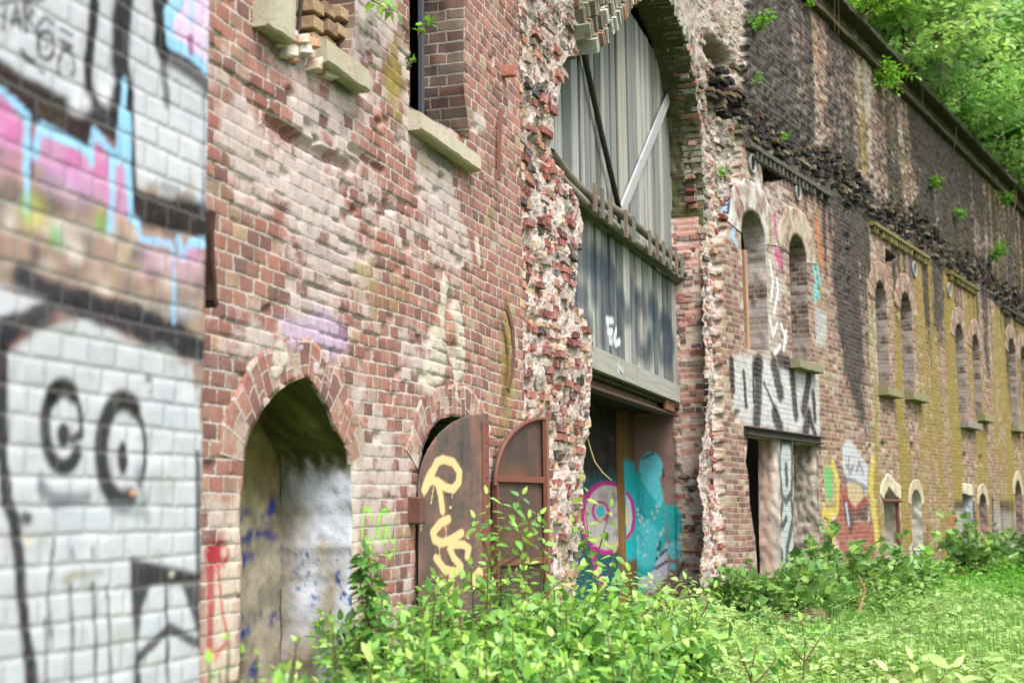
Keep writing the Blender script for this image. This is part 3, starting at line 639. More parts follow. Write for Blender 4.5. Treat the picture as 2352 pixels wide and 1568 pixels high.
# neat brick ends by the boards, plaster further in
neat = sst(.0, .08, pj.SS+.05*(fbm(pj.SS*4, pj.ZZ*4, 3, 72)-.5))*(1-sst(.34, .42, pj.SS))*sst(1.95, 2.1, pj.ZZ)
row = np.floor(pj.ZZ/.084+.3*(vn(pj.SS*3, pj.ZZ*0)-.5)).astype(int); fy = pj.ZZ/.084+.3*(vn(pj.SS*3, pj.ZZ*0)-.5)-row
bc = np.where((hsh(row, row*0, 3) > .5)[..., None], lin(196, 142, 128), lin(212, 186, 172))*(.7+.7*fbm(pj.SS*20, pj.ZZ*20, 3, 73)[..., None]); jm = sst(.12, .3, np.minimum(fy, 1-fy)*2)[..., None]
bc = bc*jm+lin(210, 200, 190)*(1-jm); nk = neat[..., None]; pj.paint[..., :3] = pj.paint[..., :3]*(1-nk)+bc*nk
inner = sst(.44, .5, pj.SS+.04*(fbm(pj.SS*5, pj.ZZ*5, 3, 74)-.5)); ik = inner[..., None]
pj.paint[..., :3] = pj.paint[..., :3]*(1-ik)+lin(150, 122, 114)*(.8+.4*fbm(pj.SS*6, pj.ZZ*6, 4, 75)[..., None])*ik
pj.disp = d_*(1-neat*.85)*(1-inner*.95)+.04*(1-inner)-neat*.01
TEAL = lin(40, 172, 178, .9); TEAL2 = lin(104, 205, 220, .9)
pj.poly([(1455, 1400), (1456, 1090), (1470, 1075), (1500, 1085), (1520, 1120), (1527, 1160), (1532, 1250), (1526, 1320), (1490, 1345)], TEAL, .97, .015, .02)
pj.disc(1495, 1073, 27, 36, TEAL2, .95, .012); pj.poly([(1470, 1095), (1515, 1100), (1524, 1145), (1518, 1165), (1490, 1130)], TEAL2, .9, .015)
pj.poly([(1530, 1160), (1548, 1158), (1562, 1170), (1568, 1195), (1566, 1222), (1550, 1245), (1533, 1240)], TEAL, .95, .012, .02); pj.disc(1550, 1262, 18, 22, TEAL2, .9, .012, .01); pj.disc(1545, 1300, 9, 8, TEAL2, .8, .01)
pj.disc(1485, 1250, 32, 55, TEAL2, .55, .05); pj.poly([(1462, 1340), (1500, 1310), (1533, 1240), (1534, 1320), (1500, 1360)], lin(208, 205, 225), .95, .015, .01)
for a_, b_ in (((1508, 1282), (1530, 1262)), ((1505, 1305), (1532, 1288)), ((1512, 1262), (1516, 1245))): pj.stroke([a_, b_], 6, BLACK, .9)
pj.poly([(1520, 1080), (1524, 1070), (1526, 1092), (1522, 1100)], BLACK, .8, .006); pj.stroke([(1478, 1052), (1500, 1040)], 6, BLACK, .7); pj.stroke([(1560, 1320), (1572, 1290)], 9, BLACK, .7)
for i in range(26): 
    x, y = RS.uniform(1462, 1525), RS.uniform(1150, 1280); pj.disc(x, y, 2, 4, lin(215, 215, 210), .8, .008)
    if i < 10: pj.stroke([(x, y+RS.uniform(-60, 0)), (x+RS.uniform(-14, 18), y-RS.uniform(0, 60))], 1.8, lin(50, 60, 60), .5)
mb = MB()
def sf_j(s_, z_): return pj.disp[min(np.searchsorted(jz, z_), len(jz)-1), min(np.searchsorted(js, s_), len(js)-1)]
coursed(mb, J, .04, .34, .1, 4.9, lambda a, b: a < .33 and (b < 2.0 or a < .0), sf_j, .55, (-.03, .02), BC)
coursed(mb, J, .04, .36, 2.0, 5.4, lambda a, b: a < .36, sf_j, .66, (-.025, .012), [lin(190, 128, 114), lin(204, 176, 160), lin(176, 112, 100), lin(214, 196, 182), lin(178, 150, 136), lin(128, 104, 98)])
jb = pj.build('broken_jamb', MAT['plaster'], FORT, True, mb, MAT['rubble'], pj.SS < .42); tag(jb, 'right jamb of the gate, torn brick outside and turquoise painted plaster inside')
# ================================================================ facade right of the gate
tE = 36.0
pb = Patch(Bw, grid1([(0, 2.6, .02), (2.6, 13, .026), (13, tE, .04)]), grid1([(-.15, .6, .05), (.6, 10.6, .0262)]), (.262, .131, .0785), .007, .02)
S, Z = pb.SS, pb.ZZ
def zat(px, py): return Bw.at(px, py)[1]
zc = np.mean([zat(1715, 325), zat(1897, 432), zat(2125, 595), zat(2310, 720)]); zcop = Bw.at(2105, 178, .3)[1]
print('cornice z', zc, [zat(1715, 325), zat(1897, 432), zat(2125, 595), zat(2310, 720)], 'coping', zcop, [Bw.at(a, b, .3)[1] for a, b in ((1950, 10), (2210, 290), (2290, 390), (2335, 470))])
zsl = [zat(1843, 850), zat(2035, 912), zat(2220, 968), zat(2340, 993)]; print('sills', zsl)
edge_px = [(1722, -300), (1720, 60), (1706, 330), (1690, 440), (1657, 560), (1654, 800), (1660, 1000), (1668, 1300), (1672, 1600)]
ep = Bw.pts(edge_px); te = np.interp(Z, ep[::-1, 1], ep[::-1, 0]); te = te+.06*(hsh(pb.row, pb.row*0, 4)-.5)*2+.1*(fbm(Z*3, Z*0, 3, 81)-.5)
rub = 1-sst(-.03, .05, S-te)
up = sst(zc+.02, zc+.10, Z)
hone = np.exp(-((Z-(zc+.42+.12*np.sin(S*1.04+1)))/.34)**2)
# stains running down the wall, laid out along it
def col_px(px, w, k): s0 = Bw.at(px, 700)[0]; return k*np.exp(-((S-s0-.10*(fbm(S*0, Z*.6, 3, 82)-.5)-w*1.5*(fbm(S*2.2, Z*1.1, 4, 79)-.5))/w)**2)*(.55+.9*fbm(S*1.7, Z*.9, 4, 78))
strk = fbm(S*2.6, Z*.22, 4, 83); strk2 = fbm(S*5.5, Z*.3, 4, 84); bl = fbm(S*.8, Z*.8, 4, 85)
soot = up*(.34+1.1*(strk-.42)+.45*(bl-.5)); soot = soot*(1-.7*np.clip(col_px(1985, 1.1, 1)+col_px(1925, .9, .8), 0, 1)*sst(zc+.5, zc+.9, Z))
soot += up*.45*np.exp(-((S-Bw.at(1790, 150)[0])/1.3)**2)*(strk2+.3)*sst(zc+.3, zc+1., Z)
soot += up*.55*np.clip(col_px(2200, 1.6, 1)+col_px(2130, .8, .6), 0, 1)*(.6+strk)
soot += up*.5*col_px(1815, 1.0, 1)*sst(zc+2.6, zc+1.5, Z)
for x, k, zlo in ((1930, .75, 760), (1952, .95, 850), (1972, .7, 960), (2150, .55, 740), (2164, .3, 800), (2262, .6, 850), (2095, .2, 650), (2310, .5, 900)): soot += col_px(x, .38, k)*sst(zat(x, zlo)-.8, zat(x, zlo)+.3, Z)*(1-up*.6)*(.6+.8*strk2)
soot += hone*.5*(.4+strk)+(1-rub)*.25*np.exp(-((Z-zc)/.12)**2)
for k_ in range(60):
    q_ = RS.uniform(2.5, 30); w_ = RS.uniform(.05, .16); l_ = RS.uniform(.8, 4.2); soot += RS.uniform(.3, .75)*np.exp(-((S-q_-.06*(fbm(S*0+q_, Z*1.2, 3, 82)-.5))/w_)**2)*sst(zc-l_, zc-.2, Z)*(Z < zc+.1)*sst(2, 6, q_)
pb.fx[..., 1] = np.clip(soot*1.12*(1-rub*.8), 0, .95)
yel = np.clip(strk2*1.1-.35, 0, 1)*.6*sst(4, 8, S)+.2*sst(.45, .65, strk)*sst(4, 7, S)
for x, k, w in ((2180, .62, .6), (2140, .45, .5), (2112, .4, .4), (2235, .45, .7), (2300, .65, 1.1), (2060, .25, .4), (2000, .2, .4), (1890, .3, .25), (2340, .4, .8)): yel += col_px(x, w, k)*(.5+strk2)*(1-.5*up)
pb.fx[..., 2] = np.clip(yel*1.2+.05*sst(5, 9, S)+up*.16*(bl > .5), 0, .8)
pb.fx[..., 0] = np.clip(.24+.4*(fbm(S*1.2, Z*1.2, 4, 86)-.42)+.22*np.exp(-((S-2.6)/1.6)**2)+up*.16*strk2+.25*np.exp(-((S-Bw.at(2005, 700)[0])/.5)**2), 0, .6)
pb.fx[..., 3] = np.clip(sst(zcop-1.0, zcop-.1, Z)*(.45+.5*(strk-.4)), 0, 1)
# relief
j = 1-sst(.002, .012, pb.edge)
ups = np.clip(up*(.55+.8*(fbm(S*.9, Z*.9, 3, 87)-.35)), 0, 1)
pb.disp += -.004*j+(pb.h(1)-.5)*.008+up*.02
pb.disp += ups*((pb.h(2)-.6)*.055*sst(0, .012, pb.edge)+(fbm(S*6, Z*6, 4, 88)-.5)*.06)
hm = np.clip(hone*1.5, 0, 1)*(1-rub*.7)*(1-.85*np.clip(col_px(1945, .5, 1), 0, 1)*0)
pb.disp += hm*(-.07+.10*(fbm(S*3, Z*3, 3, 89)-.5)+(pb.h(5) > .6)*.09*pb.h(6)*sst(0, .012, pb.edge))
pit = np.clip(col_px(1945, .5, 1)*sst(zat(1945, 800), zat(1945, 600), Z)*(1-up), 0, 1); pb.disp += pit*((pb.h(7)-.6)*.06*sst(0, .012, pb.edge))
low = 1-sst(.5, 1.3, Z); pb.disp += low*((pb.h(8)-.5)*.02)
d_, rgb = rubble(pb, .13, 91, .62); d2, rg2 = rubble(pb, .17, 93, .4, .55, .8); g2 = sst(zat(1680, 520), zat(1680, 300), Z)[..., None]
pb.disp = pb.disp*(1-rub)+rub*(d_-.09); pb.paint[..., :3] = rgb*(1-g2)+rg2*g2; pb.paint[..., 3] = rub
# recesses high in the torn spandrel, socket holes
for (x, y, rx, ry, dp) in ((1668, 128, 26, 26, .5), (1672, 210, 24, 34, .45), (1694, 956, 5, 11, .2), (1752, 390, 1, 1, 0), (2029, 1023, 4, 8, .2), (2095, 1028, 3, 9, .2), (1998, 1026, 3, 5, .15), (2216, 1052, 3, 10, .15), (2253, 1056, 3, 9, .15), (2032, 945, 3, 4, .12)):
    a_, b_ = Bw.at(x, y); kx, kz = Bw.scale(x, y); m = np.exp(-(((S-a_)/(rx/kx))**4+((Z-b_)/(ry/kz))**4)); pb.disp -= dp*m
    if dp > .3: pb.paint[..., :3] = pb.paint[..., :3]*(1-m[..., None])+lin(70, 66, 50)*m[..., None]; pb.paint[..., 3] = np.maximum(pb.paint[..., 3], m)
# --- paint on this facade
GW = lin(204, 210, 214)
pb.poly([(1684, 815), (1800, 838), (1880, 862), (1884, 1000), (1710, 975), (1685, 940)], GW, .62, .06, .06)
LET = [([(1740, 838), (1743, 885), (1740, 930), (1738, 968)], 13), ([(1778, 838), (1785, 870), (1792, 900)], 12), ([(1792, 826), (1812, 836)], 9), ([(1818, 850), (1822, 890), (1828, 950)], 9), ([(1858, 868), (1852, 910), (1846, 940)], 9), ([(1868, 905), (1872, 960)], 6), ([(1680, 830), (1684, 890)], 8), ([(1708, 855), (1714, 930)], 5), ([(1730, 860), (1732, 920)], 4), ([(1780, 950), (1792, 985)], 12), ([(1755, 880), (1790, 960)], 3), ([(1858, 955), (1850, 992)], 10), ([(1858, 955), (1872, 995)], 6), ([(1735, 845), (1745, 835)], 12)]
for p_, w_ in LET: pb.stroke(p_, w_*1.35, BLACK, .93, .4, .02)
BLU = lin(150, 195, 228)
for p_, w_ in (([(1676, 440), (1685, 455), (1675, 480), (1690, 500), (1680, 515)], 5), ([(1675, 500), (1690, 520), (1680, 540), (1692, 560)], 5), ([(1684, 470), (1698, 480), (1690, 510), (1700, 530)], 5)): pb.stroke(p_, w_, BLU, .8, .4)
pb.poly([(1698, 415), (1745, 420), (1760, 470), (1740, 480), (1722, 470), (1695, 470)], lin(214, 224, 236), .8, .06, .05)
pb.stroke([(1778, 500), (1782, 560), (1785, 590)], 8, lin(190, 60, 130), .7, .6); pb.stroke([(1790, 590), (1792, 605)], 9, lin(190, 60, 130), .8, .4)
for p_ in ([(1768, 600), (1776, 650), (1770, 690)], [(1785, 640), (1787, 670), (1778, 720)], [(1768, 730), (1776, 770), (1784, 745)], [(1795, 745), (1805, 780), (1800, 800), (1806, 760)], [(1780, 810), (1792, 795)]): pb.stroke(p_, 4, lin(235, 235, 240), .85, .3)
for p_ in ([(1868, 610), (1876, 650), (1872, 690)], [(1878, 615), (1884, 650)], [(1870, 660), (1882, 680)]): pb.stroke(p_, 5, lin(95, 200, 205), .8, .4)
pb.stroke([(1876, 510), (1884, 570), (1892, 610)], 6, lin(215, 95, 55), .6, .6); pb.poly([(1870, 700), (1900, 720), (1895, 800), (1875, 790)], lin(205, 215, 225), .45, .1, .1)
# tall figure of paint on the lower wall: grey cap, pale muzzle, red coat, yellow outline, green panel
YEL = lin(214, 196, 74); REDB = lin(150, 74, 62)
pb.poly([(1890, 1060), (1925, 1075), (1922, 1170), (1895, 1165)], lin(176, 178, 110), .5, .05, .04); pb.poly([(1893, 1072), (1912, 1075), (1912, 1150), (1898, 1140)], lin(70, 180, 105), .75, .03, .06)
pb.poly([(1925, 1110), (1945, 1105), (1955, 1200), (2008, 1200), (2010, 1290), (1940, 1290), (1908, 1205)], REDB, .7, .03, .03)
pb.stroke([(1913, 1065), (1925, 1105), (1924, 1165), (1918, 1180), (1893, 1180), (1905, 1210), (1918, 1260), (1922, 1290)], 7, YEL, .72, .4); pb.stroke([(2005, 1060), (2000, 1120), (2010, 1190), (2015, 1240)], 10, YEL, .66, .5); pb.stroke([(1893, 1160), (1890, 1180)], 5, YEL, .66)
pb.poly([(1935, 1020), (1950, 1008), (1970, 1035), (1995, 1070), (1992, 1130), (1975, 1110), (1945, 1100), (1935, 1070)], lin(196, 204, 212), .72, .03, .02)
for p_ in ([(1945, 1070), (1952, 1085), (1960, 1068)], [(1968, 1080), (1974, 1062), (1982, 1085)], [(1950, 1050), (1950, 1070)], [(1940, 1100), (1960, 1105), (1990, 1120)]): pb.stroke(p_, 3.5, lin(90, 96, 104), .7)
pb.poly([(1945, 1105), (1975, 1110), (1985, 1140), (1965, 1170), (1950, 1150)], lin(196, 176, 140), .72, .02)
pb.poly([(1936, 1140), (1950, 1145), (1964, 1170), (1985, 1140), (1995, 1150), (1990, 1200), (1965, 1185), (1955, 1230), (1940, 1190)], lin(54, 38, 44), .72, .02); pb.stroke([(1937, 1140), (1964, 1172), (1990, 1145)], 5, lin(150, 50, 55), .66); pb.stroke([(1944, 1160), (1950, 1200)], 5, lin(190, 205, 225), .66)
pb.stroke([(1915, 1195), (1918, 1215)], 9, lin(225, 190, 190), .7); pb.poly([(1905, 1250), (1925, 1240), (1935, 1290), (1905, 1295)], lin(200, 190, 190), .5, .06)
pb.poly([(2088, 1255), (2100, 1240), (2116, 1262), (2128, 1350), (2108, 1360)], lin(198, 208, 208), .75, .03, .03); pb.stroke([(2098, 1258), (2108, 1300), (2118, 1350)], 5, BLACK, .8); pb.stroke([(2100, 1245), (2114, 1250)], 6, BLACK, .8)
pb.stroke([(2180, 1190), (2190, 1192)], 6, lin(185, 50, 40), .8); pb.stroke([(2183, 1195), (2182, 1225)], 3, lin(185, 50, 40), .6)
for p_ in ([(2195, 1162), (2212, 1164)], [(2212, 1165), (2216, 1240)], [(2236, 1162), (2240, 1210)], [(2280, 1150), (2283, 1240)], [(2300, 1165), (2303, 1210)], [(2325, 1160), (2327, 1230)], [(2300, 1163), (2318, 1166)]): pb.stroke(p_, 6, BLACK, .75, .5)
pb.poly([(2195, 1170), (2232, 1172), (2235, 1280), (2200, 1270)], lin(170, 178, 184), .5, .08, .06); pb.poly([(2280, 1170), (2335, 1175), (2335, 1260), (2285, 1260)], lin(150, 158, 160), .4, .1, .08)
# --- openings
def window(poly, D, name, rw, label=None, fxr=None, paint=None, q=MAT['reveal'], ringfx=None, ringpaint=None):
    pb.holes.append(poly); w = reveal(Bw, poly, D, name, q, FORT, paint, fxr or fxc(.3, .1), rough=.02)
    if label: w['label'] = label
    if rw: ring(Bw, poly[1:-1], rw, 'arch_ring', MAT['brickB'], w, .012, ringpaint, ringfx or fxc(.3, 0, .12))
    return w
def solid(c, a=1.):
    def f(X, Z, *k):
        o = np.zeros(X.shape+(4,)); n = fbm(X*5, Z*5, 4, 95); o[..., :3] = lin(*c)*(.7+.6*n[..., None]); o[..., 3] = a*sst(.25, .45, n+.12); return o
    return f
def bsill(w, x0, x1, py, h=.17, pr=.16, c=(142, 138, 108), lab=None):
    s0 = Bw.at(x0, py)[0]; s1 = Bw.at(x1, py)[0]; z0 = zat((x0+x1)/2, py); o = sill(w, Bw, s0, s1, z0, z0+h, pr, c, .04, .03, n=10)
    if lab: o['label'] = lab
wp1 = arch_poly(Bw, 1702, 1757, 548, 486, 803); wp2 = arch_poly(Bw, 1812, 1852, 594, 541, 840)
W1 = window(wp1, .34, 'window', .48, 'tall arched window with a plank standing in it', fxc(.45, .04), solidA((196, 186, 184), .45), ringpaint=solidA((214, 216, 214), .3))
W2 = window(wp2, .34, 'window', .48, 'tall arched window between turquoise and white scribbles', fxc(.42, .05), ringpaint=solidA((206, 200, 180), .25))
bsill(W2, 1815, 1870, 852, .18)
mb = MB(); s_, z_ = Bw.at(1713, 700, -.2); mb.box(Bw.P(s_, (zat(1713, 560)+zat(1713, 800))/2, -.2), Bw.v3(.05, 0, 0), Bw.v3(0, 0, .03), Bw.v3(.0, (zat(1713, 560)-zat(1713, 800))/2, 0), lin(176, 140, 112), .1); mb.build('plank', MAT['wood'], W1)
pl = [(arch_poly(Bw, 2010, 2036, 697, 647, 888), .42, 2018, 2053, 912), (arch_poly(Bw, 2069, 2093, 718, 673, 905), .42, 2078, 2115, 922), (arch_poly(Bw, 2194, 2213, 781, 745, 955), .42, 2206, 2240, 985), (arch_poly(Bw, 2233, 2249, 802, 769, 952), .40, 2245, 2267, 969), (arch_poly(Bw, 2316, 2332, 812, 778, 978), .40, 2322, 2343, 992), (arch_poly(Bw, 2344, 2359, 832, 797, 990), .40, 2349, 2370, 1002)]
for i, (p_, rw, x0, x1, y0) in enumerate(pl):
    w = window(p_, .5, 'window', rw, None, fxc(.5, .02, .05)); bsill(w, x0, x1, y0, .2, .18, (140, 138, 126) if i == 2 else (138, 133, 100))
# lower openings
big = Bw.pts([(1740, 1330), (1734, 1235), (1722, 1160), (1718, 1090), (1712, 1060), (1718, 994), (1790, 1006), (1791, 1080), (1793, 1240), (1796, 1345)])[::-1]
big2 = Bw.pts([(1824, 1350), (1822, 1240), (1823, 1120), (1821, 1010), (1880, 1019), (1879, 1080), (1882, 1240), (1886, 1330)])[::-1]
def pink(X, Z, K, N2):
    o = np.zeros(X.shape+(4,)); n = fbm(X*4+K*6, Z*4, 4, 97); r = sst(.1, .2, K+.1*(n-.5))[..., None]
    o[..., :3] = lin(196, 168, 156)*(.75+.5*n[..., None])*r+lin(214, 202, 190)*(.6+.7*n[..., None])*(1-r); o[..., 3] = 1; return o
pb.holes += [big, big2]
D1 = reveal(Bw, big, .34, 'doorway', MAT['plaster'], FORT, pink, rough=.03, nd=16); tag(D1, 'ragged doorway under the iron lintel with pinkish plaster inside')
D2 = reveal(Bw, big2, .5, 'doorway', MAT['rubble'], FORT, solid((190, 178, 162)), rough=.06, nd=20); tag(D2, 'ragged stone lined opening right of the painted pillar')
pb.poly([(1788, 1008), (1821, 1010), (1825, 1120), (1820, 1180), (1826, 1240), (1824, 1350), (1795, 1345), (1793, 1240), (1798, 1170), (1790, 1090)], lin(176, 188, 186), .9, .02)
for p_, w_ in (([(1790, 1040), (1791, 1090), (1797, 1140), (1806, 1152), (1818, 1130), (1821, 1060), (1816, 1012), (1796, 1012), (1790, 1040)], 6), ([(1806, 1070), (1807, 1110)], 7), ([(1797, 1160), (1791, 1190), (1797, 1210), (1806, 1190)], 6), ([(1818, 1150), (1822, 1190), (1808, 1260), (1806, 1330)], 7), ([(1795, 1265), (1800, 1330), (1806, 1345)], 6)): pb.stroke(p_, w_, lin(48, 52, 56), .9, .4)
s0, z0 = Bw.at(1708, 984); s1, z1 = Bw.at(1884, 1012); mb = MB(); zl = z0-.02
for dz, hh, pr in ((.05, .012, .05), (-.05, .012, .05), (0, .05, .012)): mb.box(Bw.P((s0+s1)/2, zl+dz, .0 if hh > .02 else .02), Bw.v3((s1-s0)/2, 0, 0), Bw.v3(0, 0, pr), Bw.v3(0, hh, 0), lin(62, 56, 50), .05)
tag(mb.build('lintel', MAT['rust'], D1), 'long rusty iron lintel beam')
lw = [(Bw.pts([(2036, 1330), (2031, 1240), (2029, 1150), (2030, 1142), (2041, 1117), (2056, 1138), (2068, 1148), (2070, 1240), (2072, 1330)])[::-1], 'plaster', (198, 190, 176), .26), (arch_poly(Bw, 2093, 2116, 1158, 1125, 1262), 'plaster', (200, 196, 184), .22), (Bw.pts([(2216, 1290), (2211, 1190), (2209, 1108), (2232, 1112), (2234, 1200), (2238, 1290)])[::-1], 'plaster', (170, 176, 182), .26), (arch_poly(Bw, 2249, 2266, 1160, 1133, 1235), 'rubble', (150, 130, 120), .24), (arch_poly(Bw, 2331, 2347, 1137, 1102, 1290, 1.6), 'rubble', (140, 120, 112), .26)]
for i, (p_, mt, c, rw) in enumerate(lw):
    p_ = p_ if len(p_) > 10 else p_; pb.holes.append(p_); w = reveal(Bw, p_, .45, 'window', MAT[mt], FORT, solid(c), rough=.05)
    lo_, hi_ = p_.min(0), p_.max(0)
    pk = Patch(Bw, grid1([(lo_[0]-.02, hi_[0]+.02, .06)]), grid1([(lo_[1], hi_[1]+.02, .06)])); d_, rr = rubble(pk, .12, 100+i, .4); pk.disp = -.42+d_; pk.paint[..., :3] = rr*.8; pk.paint[..., 3] = 1; pk.build('infill', MAT['rubble'], w)
    cr_ = p_[1:-1] if i in (1, 3, 4) else p_[2:-2]
    ring(Bw, cr_, rw, 'arch_ring', MAT['brickB'], w, .012, solid((214, 206, 176) if i in (0, 2) else (190, 180, 150), .8), fxc(.4))
    if i == 0:
        mb = MB(); q0 = Bw.at(2030, 1149, .02); q1 = Bw.at(2068, 1151, .02); mb.tube([Bw.P(q0[0], q0[1], .02), Bw.P(q1[0], q0[1], .02)], .035, 6, lin(110, 66, 50)); mb.tube([Bw.P(q1[0]-.05, q0[1], -.03), Bw.P(q1[0]-.03, q0[1]-1.3, -.03)], .04, 6, lin(110, 66, 50)); mb.build('iron_frame', MAT['rust'], w)
# square sockets under the cornice
for L in ([(1750, 360), (1798, 392), (1799, 412), (1770, 420), (1752, 432)], [(2033, 568), (2058, 590), (2056, 600), (2040, 606), (2033, 604)]):
    P_ = Bw.pts(L)[::-1]; pb.holes.append(P_); w = reveal(Bw, P_, .7, 'socket', MAT['reveal'], FORT, fxf=fxc(.2, .2, .1), rough=.06)
    c_ = P_.mean(0); mb = MB(); hw = (P_.max(0)-P_.min(0))/2+.1; mb.box(Bw.P(c_[0], c_[1], -.74), Bw.v3(hw[0], 0, 0), Bw.v3(0, 0, .05), Bw.v3(0, hw[1], 0), lin(120, 105, 88), .05); mb.build('back_wall', MAT['stone'], w)
# clay drain pipe ends
for (x, y, r) in ((1725, 377, .12), (1830, 443, .11), (2098, 619, .13), (2178, 667, .13)):
    s_, z_ = Bw.at(x, y); mb = MB(); th = np.linspace(0, 2*math.pi, 25); a_ = np.array([Bw.P(s_+r*math.cos(t), z_+1.15*r*math.sin(t), .02) for t in th]); mb.tube(a_, .028, 6, lin(150, 153, 152), False)
    mb.box(Bw.P(s_, z_, -.0), Bw.v3(r*.75, 0, 0), Bw.v3(0, 0, .016), Bw.v3(0, r*.85, 0), (.02, .02, .02), .5); mb.build('drain_pipe', MAT['stone'], FORT, True)
XB = MB()
# string course, in lengths between the piers
for (x0, x1, c) in ((1712, 1898, (92, 90, 82)), (1998, 2126, (124, 116, 74)), (2176, 2242, (112, 106, 62)), (2299, 2400, (76, 73, 62))):
    s0 = Bw.at(x0, 330+(x0-1712)*.66)[0]; s1 = Bw.at(x1, 330+(x1-1712)*.66)[0]; sill(FORT, Bw, s0, s1, zc-.06, zc+.05, .10, c, .02, .03, 'string_course', .05, 'stone', 40)
    mb = XB; q = s0+.1
    while q < s1-.05:
        if RS.rand() < .88: mb.box(Bw.P(q, zc-.125, .03), Bw.v3(.045, 0, 0), Bw.v3(0, 0, .05), Bw.v3(0, .06, 0), np.array(lin(*c))*RS.uniform(.5, 1.2), .1, .08)
        q += .2
# torn corbel courses: brick stubs in staggered rows
mb = XB
for r in range(12):
    z_ = zc+.09+r*.0785; q = .4
    while q < tE-.5:
        env = zc+.40+.16*math.sin(q*1.04+1)+.2*(float(fbm(np.array(q*1.7), np.array(0.), 3, 58))-.5); k = math.exp(-((z_-env)/.30)**2); L = RS.choice([.06, .115, .115, .24])
        if RS.rand() < .6*k:
            c = [lin(50, 49, 50), lin(70, 67, 64), lin(108, 98, 72), lin(128, 120, 104), lin(96, 78, 68)][RS.choice(5, p=[.28, .24, .18, .16, .14])]
            mb.box(Bw.P(q+L/2, z_, RS.uniform(-.08, .02)), Bw.v3(L/2, RS.uniform(-.006, .006), 0), Bw.v3(0, 0, RS.uniform(.05, .09)), Bw.v3(0, .034*RS.uniform(.8, 1.05), 0), np.asarray(c)*RS.uniform(.7, 1.2), .12, .10)
        q += L+RS.uniform(.01, .14)
def in_b(a, b): return a < np.interp(b, ep[::-1, 1], ep[::-1, 0])+RS.uniform(-.1, .08)
def sf_b(a, b): return pb.disp[min(np.searchsorted(pb.Z, b), len(pb.Z)-1), min(np.searchsorted(pb.S, a), len(pb.S)-1)]
zr5 = zat(1680, 430)
coursed(mb, Bw, .0, 2.4, .1, zr5, in_b, sf_b, .62, (-.04, .03), BC)
coursed(mb, Bw, .0, 2.9, zr5, 8.2, in_b, sf_b, .45, (-.04, .04), [lin(190, 178, 164), lin(208, 196, 184), lin(120, 112, 98), lin(150, 108, 92)])
pb.build('facade_wall', MAT['brickB'], FORT, True, XB, MAT['stone'], rub > .5)
# coping
o = sill(FORT, Bw, -.5, tE, zcop, zcop+.13, .27, (88, 84, 74), .02, .06, 'coping', .6, 'moss_stone', 160); tag(o, 'heavy mossy coping slab along the top')
sill(FORT, Bw, -.5, tE, zcop-.42, zcop-.30, .14, (84, 78, 60), .02, .04, 'string_course', .05, 'moss_stone', 120)
# dark rooms behind the openings
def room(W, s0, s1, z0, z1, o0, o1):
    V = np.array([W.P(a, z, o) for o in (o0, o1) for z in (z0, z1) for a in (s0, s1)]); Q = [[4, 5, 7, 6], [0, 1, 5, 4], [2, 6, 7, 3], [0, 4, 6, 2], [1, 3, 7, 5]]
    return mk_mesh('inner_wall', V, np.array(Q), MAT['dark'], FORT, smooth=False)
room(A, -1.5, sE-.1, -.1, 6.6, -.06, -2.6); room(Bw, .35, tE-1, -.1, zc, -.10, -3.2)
# top of the fort and its far sides, so that it closes
mb = MB(); zt = zcop+.1
for W, s0, s1 in ((A, -2.5, sC), (Bw, 0, tE)):
    mb.box(W.P((s0+s1)/2, zt-.1, -3.05), W.v3((s1-s0)/2, 0, 0), W.v3(0, 0, 2.98), W.v3(0, .15, 0), lin(96, 92, 80), .01)
mb.build('roof', MAT['moss_stone'], FORT)
mb = MB()
for W, s0, s1 in ((A, -2.5, sC), (Bw, 0, tE)): mb.box(W.P((s0+s1)/2, zt/2-.2, -6.), W.v3((s1-s0)/2, 0, 0), W.v3(0, 0, .15), W.v3(0, zt/2, 0), lin(120, 90, 78), .01)
mb.build('rear_wall', MAT['stone'], FORT)
# ================================================================ painted wall standing forward at the left
PL = Patch(Lw, grid1([(-2.6, -1.9, .1), (-1.9, 0, .0105)]), grid1([(-.15, .5, .05), (.5, 3.1, .0105), (3.1, 6.2, .08)]), (.262, .131, .0785), .006, .02)
p = PL; jj_ = 1-sst(.002, .011, p.edge); p.disp += -.0025*jj_+(p.h(1)-.5)*.002+(fbm(p.SS*16, p.ZZ*16, 4, 121)-.5)*.004
p.disp -= .035*sst(-.05, 0, p.SS)**3    # rounded arris
p.fx[..., 0] = .25
c6 = lambda L: [(x*.3375, y*.3375) for x, y in L]
c7 = lambda L: [(x*.3375, 529.2+y*.3375) for x, y in L]
c8 = lambda L: [(x*.3375, 1039+y*.3375) for x, y in L]
p.poly([(-300, -600), (500, -600), (500, 520), (300, 470), (270, 300), (150, 240), (0, 150), (-300, 60)], lin(192, 197, 204), .96, .02)
p.poly([(300, 230), (380, 240), (470, 330), (476, 505), (306, 465)], lin(206, 210, 216), .6, .05)
